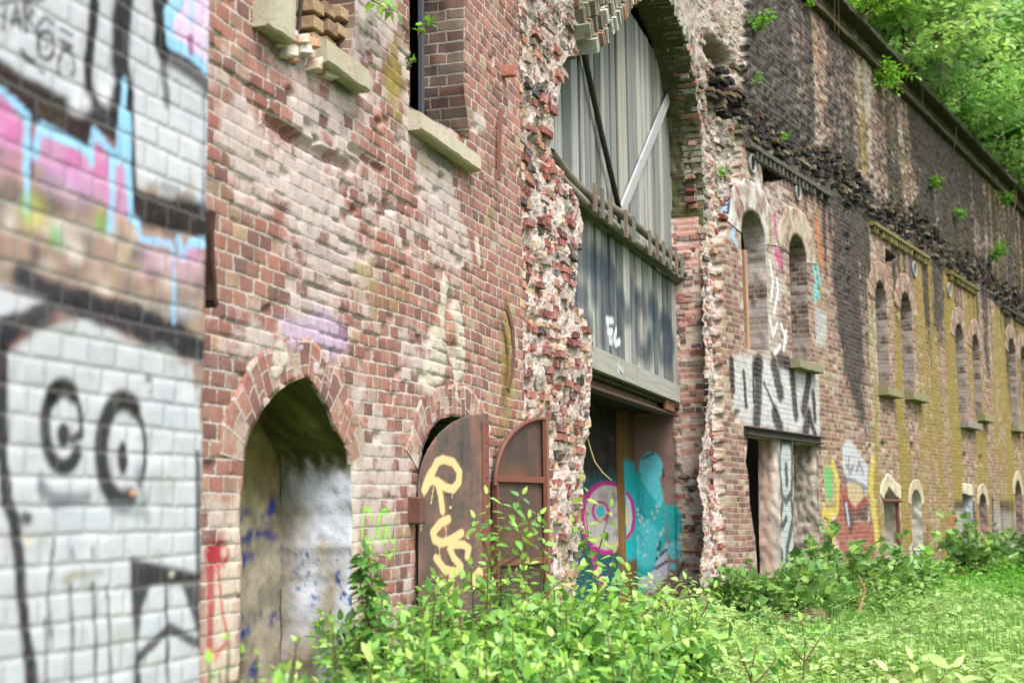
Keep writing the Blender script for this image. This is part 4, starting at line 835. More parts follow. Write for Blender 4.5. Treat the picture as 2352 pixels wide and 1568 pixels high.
# mixed old layers in the middle
p.poly([(-300, 260), (0, 330), (300, 380), (480, 500), (480, 790), (0, 640), (-300, 560)], lin(172, 158, 144), .55, .05, .06)
for i in range(120):
    x, y = RS.uniform(-20, 470), RS.uniform(390, 740); y = y+(x-235)*.25; c = [lin(204, 168, 132), lin(60, 64, 72), lin(40, 43, 48), lin(50, 54, 60), lin(222, 214, 204), lin(140, 128, 118), lin(176, 150, 120)][RS.randint(7)]; p.disc(x, y, RS.uniform(8, 26), RS.uniform(12, 30), c, RS.uniform(.35, .8), .03, .05)
p.poly(c7([(100, 180), (330, 300), (560, 380), (1000, 560), (1380, 760), (1380, 900), (1000, 800), (700, 640), (580, 590), (420, 540), (100, 430)]), lin(46, 50, 58), .97, .02, .03)
p.poly(c7([(420, 540), (330, 660), (120, 740), (0, 820), (-300, 800), (-300, 640), (100, 660), (330, 560)]), lin(42, 45, 52), .97, .02, .02)
p.poly(c7([(-300, 380), (0, 400), (300, 470), (420, 530), (330, 570), (120, 640), (-300, 600)]), lin(206, 212, 220), .9, .03, .03)
# lower white ground
BAND = [([(-60, 790), (0, 770), (60, 728), (130, 700), (200, 702)], 46), ([(190, 700), (300, 722), (400, 772), (466, 808)], 40)]
p.poly(c7([(-300, 860), (40, 830), (240, 700), (600, 590), (700, 640), (1000, 800), (1310, 900), (1330, 1060), (1370, 1060), (1370, 4000), (-300, 4000)]), lin(194, 200, 205), .97, .015, .02)
for i in range(110):
    x, y = RS.uniform(0, 450), RS.uniform(700, 1560); p.disc(x, y, RS.uniform(12, 30), RS.uniform(10, 22), [lin(168, 178, 172), lin(228, 230, 236), lin(180, 188, 204), lin(158, 168, 160)][RS.randint(4)], RS.uniform(.2, .5), .03, .04)
for L, w in BAND: p.stroke(L, w*.8, lin(40, 43, 50), .93, .4, .03)
# black, pink and blue lettering above
B6 = lambda L, w, a=.97, c=BLACK, soft=.3: p.stroke(c6(L), w*.48, c, a, soft, .01)
p.poly(c6([(-400, 180), (0, 400), (220, 560), (400, 650), (600, 700), (820, 780), (800, 1000), (640, 880), (610, 1030), (290, 860), (200, 800), (110, 690), (0, 590), (-400, 420)]), BLACK, .93, .012, .015)
B6([(645, 20), (620, 300), (600, 500), (612, 650), (700, 720)], 46); B6([(850, -40), (825, 250), (815, 440), (850, 590), (800, 740)], 90); B6([(880, 640), (880, 900), (895, 1150), (905, 1380)], 48); B6([(915, 1410), (1150, 1470), (1380, 1500)], 90); B6([(1090, -20), (1105, 200), (1105, 300)], 75); B6([(1110, 300), (1290, 430), (1410, 540)], 85, .85); B6([(1105, 400), (1135, 700)], 32, .7); B6([(205, 870), (200, 1200)], 34, .8); B6([(1390, 560), (1388, 900), (1388, 1480)], 14, .7, lin(80, 88, 110))
p.disc(540*.3375, 700*.3375, 24, 22, lin(240, 242, 250), .9, .03); p.disc(715*.3375, 640*.3375, 13, 20, lin(240, 242, 250), .9, .03)
p.poly(c6([(1230, -60), (1440, -60), (1425, 200), (1380, 230), (1412, 460), (1150, 290), (1140, 110)]), lin(222, 196, 230), .95, .012)
B6([(1260, -20), (1145, 105), (1160, 280), (1290, 360), (1420, 490)], 34, .95, CYAN); B6([(1310, -20), (1300, 150)], 26, .8, CYAN); B6([(1295, 270), (1300, 350)], 30, .8, lin(150, 60, 110))
p.poly(c6([(-300, 620), (0, 640), (90, 740), (175, 850), (175, 1040), (-300, 980)]), PINK, .95, .012); p.poly(c6([(250, 920), (290, 870), (600, 1035), (640, 900), (720, 1000), (760, 1090), (870, 1120), (890, 1480), (760, 1440), (560, 1300), (230, 1080)]), lin(202, 146, 186), .86, .015, .02)
for x, y, rx, ry in ((90, 900, 60, 70), (500, 1090, 60, 80), (690, 1010, 40, 50), (690, 1160, 60, 60), (60, 720, 60, 60)): p.disc(x*.3375, y*.3375, rx*.3375, ry*.3375, lin(206, 112, 170), .7, .02)
p.poly(c6([(300, 1150), (620, 1250), (620, 1400), (320, 1250)]), lin(186, 150, 200), .6, .05, .03); p.poly(c6([(-300, 980), (120, 1040), (160, 1160), (-300, 1150)]), lin(190, 130, 180), .6, .05, .04)
for L, w in (([(-300, 560), (0, 610), (100, 700), (190, 800), (185, 1020)], 36), ([(182, 1000), (185, 1440)], 24), ([(240, 1050), (265, 900), (290, 850)], 34), ([(280, 870), (430, 940), (615, 1040), (645, 900), (740, 1010), (805, 1090), (835, 800), (850, 560)], 34), ([(850, 560), (846, 850)], 26), ([(620, 1040), (625, 1110)], 30), ([(770, 1090), (755, 1560)], 30), ([(870, 800), (872, 1100), (890, 1480), (940, 1520)], 30)): B6(L, w, .95, CYAN)
p.stroke([(300, 500), (316, 515), (322, 548), (392, 560), (400, 590)], 10, CYAN, .95, .3); p.stroke([(400, 580), (400, 738)], 9, lin(140, 190, 225), .9, .3); p.stroke([(410, 552), (420, 590), (440, 560), (476, 555)], 14, CYAN, .95, .3); p.poly([(425, 575), (448, 566), (466, 600), (430, 605)], PINK, .8, .01)
p.poly([(322, 556), (470, 590), (470, 660), (330, 620)], lin(206, 170, 206), .4, .05, .04)
p.disc(78, 505, 26, 30, lin(206, 196, 90), .7, .04, .05); p.disc(60, 480, 12, 30, lin(120, 190, 120), .5, .03, .03); p.disc(232, 508, 14, 26, lin(120, 172, 70), .75, .03, .03); p.disc(128, 545, 14, 22, lin(90, 170, 90), .75, .03, .03)
# tag scribble
for L in ([(28, 60), (38, 10), (48, 70)], [(30, 45), (48, 48)], [(58, 75), (62, 8), (78, 25), (64, 40), (84, 75)], [(52, 5), (62, 70)], [(90, 90), (86, 60), (104, 40), (122, 55)], [(138, 95), (165, 108), (150, 116), (148, 106)], [(140, 68), (165, 82)], [(50, 128), (100, 165)], [(48, 118), (80, 145)], [(12, 20), (8, 70)], [(0, 8), (40, 0), (100, 0)]): p.stroke(L, 7, BLACK, .8, .5)
p.ell(106, 105, 18, 32, 8, BLACK, .85); p.ell(108, 100, 8, 10, 4, BLACK, .7); p.ell(152, 152, 18, 36, 7, BLACK, .8, 150, 400)
# face of the lower figure: long eyes, drips, peaked roof
p.stroke([(5, 800), (4, 980), (6, 1040), (16, 1150), (32, 1195), (42, 1275), (48, 1360), (64, 1490), (76, 1600)], 29, BLACK, .95, .25, .01); p.disc(60, 1190, 14, 16, BLACK, .9, .01); p.disc(66, 1238, 7, 10, lin(220, 180, 140), .9, .008)
p.ell(146, 980, 42, 92, 24, BLACK, .95, 40, 250); p.ell(146, 985, 42, 95, 30, BLACK, .95, 235, 300); p.ell(146, 985, 42, 95, 12, BLACK, .9, 295, 370); p.disc(145, 998, 15, 29, BLACK, .95, .008); p.stroke([(165, 1010), (182, 1000)], 14, BLACK, .9)
p.ell(283, 1035, 50, 116, 30, BLACK, .95, 70, 300); p.ell(283, 1035, 50, 116, 11, BLACK, .9, 295, 400); p.disc(281, 1052, 12, 40, BLACK, .95, .008); p.stroke([(275, 920), (300, 925), (318, 960)], 14, BLACK, .8)
p.stroke([(95, 1118), (120, 1148), (200, 1146)], 22, lin(80, 88, 94), .7, .6, .02); p.stroke([(95, 1090), (98, 1140)], 14, lin(110, 116, 124), .5, .6); p.stroke([(262, 1165), (330, 1172), (338, 1190)], 18, lin(130, 140, 146), .6, .7); p.stroke([(318, 1090), (330, 1150)], 18, lin(110, 118, 124), .55, .7)
p.disc(306, 1130, 9, 9, lin(222, 172, 132), .95, .008, .01); p.disc(342, 870, 8, 8, lin(50, 40, 44), .9, .01); p.disc(345, 900, 3, 6, lin(170, 60, 80), .8, .008)
for L, w in (([(126, 1235), (116, 1309), (108, 1376), (118, 1461)], 7), ([(162, 1343), (165, 1410), (166, 1600)], 7), ([(213, 1340), (219, 1450), (221, 1600)], 7), ([(246, 1343), (250, 1410), (256, 1600)], 6), ([(105, 1420), (108, 1600)], 6), ([(166, 1258), (170, 1280)], 6), ([(211, 1256), (214, 1275)], 6)): p.stroke(L, w, lin(60, 62, 68), .85, .5)
p.poly([(140, 1330), (165, 1312), (240, 1302), (238, 1318), (170, 1330), (150, 1345)], lin(140, 132, 110), .8, .015, .02)
p.stroke([(454, 1045), (456, 1180), (456, 1330)], 12, lin(62, 66, 76), .9, .3); p.poly([(299, 1278), (358, 1292), (462, 1317), (462, 1342), (300, 1345)], BLACK, .95, .012); p.poly([(300, 1340), (346, 1342), (328, 1395), (316, 1480), (330, 1610), (304, 1610), (312, 1490), (303, 1400)], BLACK, .92, .012); p.poly([(418, 1342), (462, 1342), (462, 1500), (446, 1430)], BLACK, .9, .012); p.stroke([(381, 1340), (386, 1600)], 7, BLACK, .85); p.stroke([(320, 1508), (355, 1475), (388, 1440), (455, 1478)], 13, BLACK, .85); p.disc(394, 1317, 7, 8, lin(190, 200, 170), .9, .006)
p.addfx(3, sst(1.05, .55, p.ZZ), .5)
for i in range(9):
    x, y = RS.uniform(0, 465), RS.uniform(20, 1540); p.disc(x, y, RS.uniform(2, 7), RS.uniform(2, 7), [lin(190, 140, 110), lin(150, 110, 96), lin(120, 112, 106)][RS.randint(3)], .85, .006, .012)
GRAF = PL.build('graffiti_wall', MAT['brickL'], None); tag(GRAF, 'brick wall end sprayed with pink and blue letters above a white face with long eyes', 'wall')
mb = MB(); mb.box(Lw.P(-1.3, 3.0, -.32), Lw.v3(1.3, 0, 0), Lw.v3(0, 0, .255), Lw.v3(0, 3.15, 0), lin(150, 100, 88), .02); mb.build('wall_core', MAT['stone'], GRAF)
# ================================================================ timber boarding in the gate
Gb = Wall(A.P(0, 0, -.42)[:2], 17.27)
GATE = empty('timber_boarding', 'weathered grey plank boarding closing the upper part of the broken arch', 'boarding')
zr0 = Gb.at(1340, 470)[1]; zbm = Gb.at(1450, 862)[1]
def planks(P, lean, seed, wmin=.085, wmax=.17, gap=.012, wide=()):
    r = np.random.RandomState(seed); s0, s1 = P.S[0], P.S[-1]; e = [s0]
    while e[-1] < s1+.3: e.append(e[-1]+r.uniform(wmin, wmax))
    e = np.array(e); x = P.SS+lean*(P.ZZ-P.Z[0])*np.sin(P.SS*3+1); k = np.clip(np.searchsorted(e, x)-1, 0, len(e)-2); d = np.minimum(x-e[k], e[k+1]-x)
    tn = r.rand(len(e)); of = r.uniform(-.018, .012, len(e)); gp = r.choice([.008, .022, .040], len(e), p=[.4, .35, .25])
    cs = np.array([lin(168, 170, 164), lin(144, 147, 144), lin(182, 179, 170), lin(116, 120, 118), lin(182, 184, 179)])*.84
    g = d < gp[k]
    for px, w in wide: g = g | (np.abs(P.SS-Gb.at(px, 250)[0]+.06*(P.ZZ-6.2)) < w)
    P.paint[..., :3] = np.where(g[..., None], .012, cs[(tn*5).astype(int)][k]); P.paint[..., 3] = 1
    P.disp = of[k]-.035*g-.006*(1-sst(0, .02, d)); P.ds = P.SS+tn[k]*7; P.dz = P.ZZ+tn[k]*5
u0 = Gb.at(1215, 400)[0]; u1 = sC+.16
up_ = Patch(Gb, grid1([(u0, u1, .009)]), grid1([(zbm-.1, 7.6, .06)])); up_.SS += 0; planks(up_, .004, 3, .20, .38, wide=((1474, .045),))
o = up_.build('upper_boards', MAT['wood'], GATE, False)
Gl = Wall(A.P(0, 0, -.385)[:2], 17.27); zr = None
lo_ = Patch(Gl, grid1([(u0, u1-.06, .011)]), grid1([(zbm-.05, Gl.at(1340, 480)[1]+.1, .022)])); planks(lo_, .002, 8, .22, .42)
INK = lin(46, 60, 74)
q2 = lambda L: [(1176+.2625*x, 411.6+.2625*y) for x, y in L]
for L, w in (([(560, 690), (720, 720), (860, 800)], 70), ([(720, 700), (730, 1000)], 60), ([(560, 1010), (650, 1020)], 60), ([(555, 1250), (690, 1285)], 60), ([(790, 750), (795, 1100), (800, 1400)], 60), ([(840, 800), (850, 1200)], 40), ([(890, 820), (880, 1300), (905, 1450), (935, 1380), (930, 1000)], 34), ([(960, 1050), (990, 1200), (1040, 1180), (1050, 900)], 40), ([(1090, 1060), (1150, 1070), (1160, 1140)], 44), ([(1100, 1060), (1095, 1300), (1110, 1500), (1180, 1540), (1200, 1400)], 36), ([(1225, 1080), (1245, 1200), (1240, 1330), (1215, 1500)], 50), ([(1210, 1130), (1275, 1150)], 44), ([(1375, 1290), (1340, 1240), (1300, 1300), (1292, 1400), (1315, 1540), (1390, 1565), (1410, 1440), (1340, 1430)], 36), ([(1330, 1250), (1380, 1290)], 40)): lo_.stroke(q2(L), w*.2625, INK, .72, .7)
for L in ([(840, 1230), (860, 1300), (870, 1420)], [(845, 1225), (880, 1240)], [(850, 1330), (875, 1330)], [(910, 1320), (890, 1400), (905, 1440), (935, 1420)]): lo_.stroke(q2(L), 4, lin(230, 232, 236), .8, .4)
# the rail runs aslant: only boards below it belong to the lower panel
rl = Gl.pts([(1000, 180), (1302, 432), (1360, 478), (1440, 530), (1500, 575), (1600, 650), (1700, 720), (1700, -200), (1000, -200)]); lo_.holes.append(rl)
lo_.build('lower_boards', MAT['wood'], GATE, False)
def beam(W, a, b, off, hh, th, col, name, mat, parent, strokes=()):
    s0, z0 = W.at(a[0], a[1], off); s1, z1 = W.at(b[0], b[1], off); mb = MB(); P0 = W.P(s0, z0, off); P1 = W.P(s1, z1, off); ax = (P1-P0)/2; up = np.array([0, 0, 1.]); nn = W.v3(0, 0, 1.)
    n = 40
    st = None
    mb.box((P0+P1)/2, ax, -nn*th, up*hh, col, .06)
    V = mb.v[0]; t = (V-P0)@(ax/np.linalg.norm(ax)); mb.t[0] = np.stack([V[:, 2]*1., t, 0*t], 1)
    for L in strokes:
        for (x0, y0), (x1, y1) in zip(L[:-1], L[1:]):
            c0 = W.P(*W.at(x0, y0, off+th), off+th+.003); c1 = W.P(*W.at(x1, y1, off+th), off+th+.003); d = (c1-c0)/2; w_ = np.cross(d, nn); w_ /= np.linalg.norm(w_)
            mb.box((c0+c1)/2, d*1.15, -nn*.003, w_*.018, lin(225, 228, 232), .2)
    return mb.build(name, mat, parent)
beam(Gb, (1330, 809), (1556, 905), .09, .115, .035, lin(160, 158, 150), 'bottom_beam', MAT['wood'], GATE, ([(1420, 857), (1419, 838), (1430, 858), (1429, 843)],))
mb = MB()
for k in range(3): q = Gb.at(1340, 830, .0); mb.box(Gb.P((u0+u1)/2, zbm-.16-.0*k, -.02-.13*k), Gb.v3((u1-u0)/2-.1, 0, 0), Gb.v3(0, 0, .05), Gb.v3(0, .035, 0), lin(70, 64, 54), .1)
mb.build('floor_boards', MAT['wood'], GATE)
pp = lambda L, off: np.array([A.P(*A.at(x, y, off), off) for x, y in L])
mb = MB(); mb.tube(pp([(1262, 352), (1302, 403), (1330, 432), (1360, 456), (1400, 474), (1438, 498), (1486, 540), (1540, 585), (1582, 618)], -.30), [.055, .06, .05, .058, .048, .054, .046, .05, .042], 9, lin(128, 120, 108)); mb.build('rail_pole', MAT['bark'], GATE, True)
mb = MB(); mb.tube(pp([(1255, 368), (1297, 419), (1323, 446), (1360, 482), (1400, 508), (1433, 538), (1499, 584), (1545, 616), (1578, 630)], -.26), [.045, .042, .048, .042, .05, .042, .045, .04, .038], 9, lin(140, 134, 122)); mb.build('rail_pole', MAT['bark'], GATE, True)
L0 = pp([(1300, 452), (1440, 556), (1570, 652)], -.34); mb = MB(); mb.tube(L0, [.05, .05, .05], 4, lin(96, 92, 84)); mb.build('rail_board', MAT['wood'], GATE)
for i, (x, y0, y1) in enumerate(((725, 40, 290), (790, 85, 345), (860, 155, 400), (995, 275, 510), (1065, 325, 555), (1205, 450, 665), (1268, 490, 705), (1325, 545, 750), (1385, 595, 790), (1438, 640, 830), (1485, 665, 860))):
    x0, ya, yb = 1176+.2625*x, 411.6+.2625*y0, 411.6+.2625*y1; s_, za = A.at(x0, ya, -.17); _, zb_ = A.at(x0, yb, -.17); mb = MB()
    mb.box(A.P(s_, (za+zb_)/2, -.17), A.v3(.05, 0, 0), A.v3(0, 0, .012), A.v3(RS.uniform(-.01, .01), (za-zb_)/2, 0), [lin(122, 106, 92), lin(112, 112, 100), lin(130, 116, 102)][i % 3], .1); V = mb.v[0]; mb.t[0] = np.stack([V[:, 0]+i, V[:, 2], 0*V[:, 0]], 1); mb.build('batten', MAT['wood'], GATE)
mb = MB(); mb.tube(pp([(1338, 110), (1380, 300), (1423, 485)], -.36), .032, 6, lin(70, 68, 62)); o = mb.build('brace', MAT['bark'], GATE, True); tag(o, 'dark slanting pole')
a_, b_ = pp([(1538, 218), (1426, 490)], -.38); mb = MB(); ax = (b_-a_)/2; wd = np.cross(ax, A.v3(0, 0, 1.)); wd /= np.linalg.norm(wd); mb.box((a_+b_)/2, ax, -A.v3(0, 0, 1.)*.015, wd*.075, lin(172, 174, 174), .1); V = mb.v[0]; mb.t[0] = np.stack([(V-a_)@wd, (V-a_)@ax/np.linalg.norm(ax), 0*V[:, 0]], 1); tag(mb.build('brace', MAT['wood'], GATE), 'pale slanting board')
# steel joist and the passage below
o = None; mb = MB()
for (ya, yb, hh, th, of) in ((848, 914, .02, .07, -.44), (866, 936, .09, .012, -.47), (889, 955, .014, .075, -.44)):
    a_, b_ = pp([(1330, ya-6), (1547, yb)], of); mb.box((a_+b_)/2, (b_-a_)/2, -A.v3(0, 0, th), A.v3(0, hh, 0), lin(96, 70, 54), .03)
a_, b_ = pp([(1527, 925), (1546, 933)], -.36); mb.box((a_+b_)/2, (b_-a_)/2, -A.v3(0, 0, .02), A.v3(0, .075, 0), lin(142, 92, 70), .1)
JO = mb.build('steel_joist', MAT['rust'], None); tag(JO, 'rusty steel joist spanning the gate under the grey boarding', 'beam')
zj = A.at(1450, 925, -.45)[1]
mb = MB(); mb.box(A.P((sE+sC)/2, zj+.12, -1.6), A.v3((sC-sE)/2, 0, 0), A.v3(0, 0, 1.12), A.v3(0, .05, 0), lin(60, 52, 44), .01); mb.box(A.P((sE+sC)/2, zj+2.8, -.62), A.v3((sC-sE)/2+.2, 0, 0), A.v3(0, 0, .02), A.v3(0, 2.7, 0), lin(24, 22, 20), .01); mb.build('passage_ceiling_dark_backing', MAT['stone'], FORT)  # ceiling, plus an added near-black sheet that keeps the board gaps dark
Pn = Wall(A.P(0, 0, -1.12)[:2], 17.27); s0 = sE+.6; s1 = Pn.at(1470, 1100)[0]
DP = Patch(Pn, grid1([(s0, s1, .014)]), grid1([(-.1, zj+.1, .018)])); n = fbm(DP.SS*5, DP.ZZ*3, 5, 131)
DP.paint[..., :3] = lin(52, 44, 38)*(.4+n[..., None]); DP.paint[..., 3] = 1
DP.poly([(1200, 1130), (1380, 1095), (1470, 1075), (1480, 1450), (1200, 1450)], lin(26, 104, 112), .75, .12, .1); DP.disc(1395, 1188, 56, 78, lin(196, 186, 184), .95, .02)
MAG = lin(190, 40, 140); DP.ell(1395, 1188, 58, 80, 10, MAG, .95, 0, 360, .2, True); DP.ell(1400, 1190, 44, 62, 4, lin(214, 205, 60), .8, 280, 480, .4, True); DP.ell(1379, 1174, 17, 22, 7, MAG, .9, 0, 360, .2, True); DP.disc(1379, 1174, 11, 14, TEAL, .9, .01); DP.ell(1372, 1180, 40, 56, 4, lin(214, 205, 60), .7, 60, 200, .4, True)
DP.stroke([(1360, 1262), (1372, 1310), (1385, 1350)], 11, MAG, .9, .2, 0, True)
for i in range(14): x, y = RS.uniform(1385, 1440), RS.uniform(1130, 1240); DP.disc(x, y, RS.uniform(4, 14), RS.uniform(3, 10), lin(110, 100, 100), .4, .03, .03)
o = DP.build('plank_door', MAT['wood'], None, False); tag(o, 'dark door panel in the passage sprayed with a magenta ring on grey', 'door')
Po = Wall(A.P(0, 0, -1.02)[:2], 17.27); s0 = Po.at(1434, 1100)[0]; s1 = Po.at(1462, 1100)[0]
pq = Patch(Po, grid1([(s0, s1, .012)]), grid1([(-.1, zj+.1, .02)])); pq.paint[..., :3] = lin(112, 88, 54); pq.paint[..., 3] = 1; pq.disp -= .02*(np.abs(pq.SS-(s0*.55+s1*.45)) < .008); t_ = Po.at(1448, 1060)[1]
q = sst(.06, -.06, pq.ZZ-t_+.1*(fbm(pq.SS*9, pq.ZZ*9, 3, 133)-.5))*sst(-.04, .04, pq.ZZ-Po.at(1448, 1285)[1]); pq.paint[..., :3] = pq.paint[..., :3]*(1-q[..., None])+TEAL*q[..., None]
pq.poly([(1438, 1132), (1447, 1140), (1454, 1190), (1448, 1225), (1440, 1228)], lin(206, 200, 205), .95, .008); pq.stroke([(1440, 1132), (1452, 1150), (1457, 1188), (1452, 1218), (1440, 1234)], 8, MAG, .95, .2, 0, True); pq.poly([(1438, 1160), (1442, 1175), (1440, 1205), (1436, 1205)], lin(214, 205, 60), .8, .006)
mb = MB(); mb.box(Po.P((s0+s1)/2, (zj)/2, -.075), Po.v3((s1-s0)/2, 0, 0), Po.v3(0, 0, .07), Po.v3(0, zj/2+.1, 0), lin(150, 116, 70), .02)
o = pq.build('wooden_post', MAT['wood'], None, False, mb); tag(o, 'yellow brown timber post in the passage, lower half painted turquoise', 'post')
# ================================================================ iron shutters
def leaf(hpt, ang, w, z0, zl, zt, name, label, painted):
    Wl = Wall(hpt, ang); th = np.linspace(0, math.pi/2, 16); arc = np.stack([w*np.sin(th)[::-1]*0+w*(1-np.cos(th)), zl+(zt-zl)*np.sin(th)], 1)
    E = empty(name, label, 'shutter', 'rusty iron shutters'); E.location = (hpt[0], hpt[1], z0); bpy.context.view_layer.update()
    P_ = Patch(Wl, grid1([(0, w, .009)]), grid1([(z0, zt+.02, .009)])); P_.holes.append(np.concatenate([arc, [[w+.05, zt+.3], [-.3, zt+.3], [-.3, zl]]])); P_.disp = .006*(fbm(P_.SS*2, P_.ZZ*2, 3, 141)-.5)
    if painted: painted(P_)
    o = P_.build('panel', MAT['rust'], E); md = o.modifiers.new('thickness', 'SOLIDIFY'); md.thickness = .006; md.offset = -1
    return Wl, E, arc, o
def fin(E):
    for c in E.children: c.matrix_parent_inverse = Matrix.Translation(-E.location)
def pnt(P_):
    CR_ = lin(224, 192, 138)
    f5 = lambda L: [(823.2+.2625*x, 823.2+.2625*y) for x, y in L]; f6 = lambda L: [(911.4+.3626*x, 999.6+.3626*y) for x, y in L]
    S_ = lambda L, w: P_.stroke(L, w, CR_, .97, .25)
    S_(f5([(578, 1150), (600, 1090), (640, 1010), (690, 905), (740, 880), (830, 905), (885, 990), (878, 1080), (830, 1140), (770, 1130), (700, 1080), (640, 1060), (600, 1100)]), 13); S_(f5([(640, 1000), (610, 1060), (590, 1120)]), 15); S_(f5([(690, 1070), (720, 1200), (735, 1330)]), 12)
    for L in ([(575, 1160), (545, 1500)], [(660, 1110), (635, 1270)], [(820, 1160), (820, 1220)], [(735, 1330), (740, 1400)], [(755, 1430), (770, 1568)]): S_(f5(L), 2.4)
    S_(f6([(325, 530), (275, 555), (228, 615), (240, 660), (285, 680), (340, 660), (408, 618)]), 13); S_(f6([(265, 690), (277, 790), (297, 880)]), 2.4)
    S_(f6([(345, 690), (420, 690), (455, 715), (445, 765)]), 12); S_(f6([(335, 715), (360, 775), (405, 825), (375, 865), (300, 845), (248, 775)]), 12); S_(f6([(345, 900), (340, 965)]), 12); S_(f6([(490, 960), (482, 900), (520, 855), (560, 880)]), 10); S_(f6([(380, 1250), (365, 1290)]), 9)
sH = A.at(957, 1150)[0]; H1 = A.P(sH, 0, .01)[:2]
Wq, E1, arc1, o1 = leaf(H1, 37.3, .70, .22, 1.62, 2.13, 'iron_shutter', 'rusty arched iron shutter with cream sprayed letters, standing ajar in front', pnt)
mb = MB()
for k in range(16):
    t = k/15; q = (1-t)*np.array([.67, .35])+t*np.array([.67, 2.06]); mb.box(Wq.P(q[0], q[1], .004), Wq.v3(.010, 0, 0), Wq.v3(0, 0, .006), Wq.v3(0, .010, 0), lin(110, 70, 60), .6)
for q in ((.30, 1.52), (.47, 1.33), (.62, 1.0)): mb.box(Wq.P(q[0], q[1], .004), Wq.v3(.011, 0, 0), Wq.v3(0, 0, .006), Wq.v3(0, .011, 0), lin(190, 160, 120), .6)
mb.box(Wq.P(.66, 1.15, .003), Wq.v3(.035, 0, 0), Wq.v3(0, 0, .003), Wq.v3(0, .92, 0), lin(120, 74, 64), .05); mb.build('edge_strip', MAT['rust'], E1); fin(E1)
H2 = A.P(3.93, 0, .03)[:2]
Wq, E2, arc2, o2 = leaf(H2, 30.3, .75, .25, 1.68, 2.19, 'iron_shutter', 'rusty arched iron shutter showing its ribbed inner side, beside the torn gate pier', lambda P_: (P_.poly([(1100, 900), (1260, 900), (1260, 1700), (1100, 1700)], lin(66, 50, 44), .62, .02), P_.disc(1180, 1085, 34, 20, lin(120, 78, 52), .5, .05, .08), P_.disc(1200, 1230, 40, 22, lin(120, 76, 54), .4, .06, .08)))
mb = MB(); ar = np.array([Wq.P(a, b, .02) for a, b in arc2]); mb.tube(ar, .014, 5, lin(120, 76, 64), True)
ri = np.array([Wq.P(.735, 2.19, .02), Wq.P(.735, .25, .02)]); mb.box((ri[0]+ri[1])/2, Wq.v3(.016, 0, 0), Wq.v3(0, 0, .022), Wq.v3(0, .97, 0), lin(132, 92, 74), .1); mb.box((ri[0]+ri[1])/2, Wq.v3(.04, 0, 0), Wq.v3(0, 0, .004), Wq.v3(0, .96, 0), lin(110, 66, 56), .1); mb.box(Wq.P(.015, 1., .015), Wq.v3(.014, 0, 0), Wq.v3(0, 0, .018), Wq.v3(0, .7, 0), lin(110, 66, 56), .1); mb.build('frame', MAT['rust'], E2)
for zz in (1.73, 1.14, .5):
    mb = MB(); mb.box(Wq.P(.375, zz, .012), Wq.v3(.35, 0, 0), Wq.v3(0, 0, .014), Wq.v3(0, .022, 0), lin(120, 72, 60), .1); mb.build('rib', MAT['rust'], E2)
fin(E2)
# ================================================================ iron fixed to the walls
def strap(L, off, w, th, name, label, cat, col=(110, 78, 62)):
    P_ = pp(L, off); mb = MB()
    for a, b in zip(P_[:-1], P_[1:]):
        ax = (b-a)/2; n_ = A.v3(0, 0, 1.); wd = np.cross(ax, n_); wd /= np.linalg.norm(wd); nn = np.cross(wd, ax); nn /= np.linalg.norm(nn); mb.box((a+b)/2, ax*1.03, nn*th, wd*w, lin(*col), .05)
    o = mb.build(name, MAT['rust'], None); tag(o, label, cat); return o
strap([(1160, 702), (1166, 712), (1176, 750), (1180, 800), (1176, 850), (1167, 896)], .06, .03, .006, 'iron_strap', 'bent rusty iron strap hanging on red brick left of the torn gate pier', 'iron strap')
strap([(479, 488), (474, 540), (476, 600), (481, 650), (481, 690), (487, 702)], .10, .014, .03, 'iron_strap', 'dark rusty iron bar in the corner beside the sprayed wall end', 'iron strap', (64, 46, 38))
strap([(1150, 255), (1147, 330), (1146, 412)], .03, .012, .012, 'iron_rod', 'thin rusty rod upright on the brick beside the sandstone sill', 'iron rod', (130, 84, 72))
# ================================================================ ground
def gz_(x, y): return .05*(fbm(x*.35, y*.35, 3, 151)-.5)
N_ = NT('meadow soil'); g_ = N_.n('ShaderNodeTexCoord').outputs['Object']; n1 = N_.noise(g_, 3., 6, .7); n2 = N_.noise(g_, .35, 4)
N_.principled(N_.mix(N_.ss(n2, .4, .6), N_.ramp(n1, [(.3, (.035, .045, .012)), (.6, (.075, .10, .025)), (.8, (.11, .10, .05))]), (.06, .10, .022)), .95, .1, N_.bump(n1, .05)); MAT['soil'] = N_.m
gx = grid1([(-400, -40, 60), (-40, -6, 4), (-6, 16, .5), (16, 60, 4), (60, 400, 60)]); gy = grid1([(-60, -4, 8), (-4, 46, .5), (46, 80, 4), (80, 600, 60)]); X_, Y_ = np.meshgrid(gx, gy)
near_ = sst(60, 30, np.hypot(X_, Y_)); V = np.stack([X_, Y_, gz_(X_, Y_)*near_-.02], -1).reshape(-1, 3); i = np.arange(X_.size).reshape(X_.shape)
tag(mk_mesh('ground', V, np.stack([i[:-1, :-1], i[:-1, 1:], i[1:, 1:], i[1:, :-1]], -1).reshape(-1, 4), MAT['soil']), kind='structure')
# earth bank carried by the roof of the fort, rising to the wood
bs = grid1([(-3, 36, 1.5)]); bo = grid1([(.75, 6, .75), (6, 60, 3)]); S_, O_ = np.meshgrid(bs, bo); zz = zcop+.12+.22*np.maximum(0, O_-1.2)**.8*1.2+.5*(fbm(S_*.3, O_*.3, 3, 152)-.5)*sst(.8, 3, O_)
V = Bw.P(S_, zz, -O_).reshape(-1, 3); i = np.arange(S_.size).reshape(S_.shape)
tag(mk_mesh('earth_bank', V, np.stack([i[:-1, :-1], i[:-1, 1:], i[1:, 1:], i[1:, :-1]], -1).reshape(-1, 4), MAT['soil']), kind='structure')
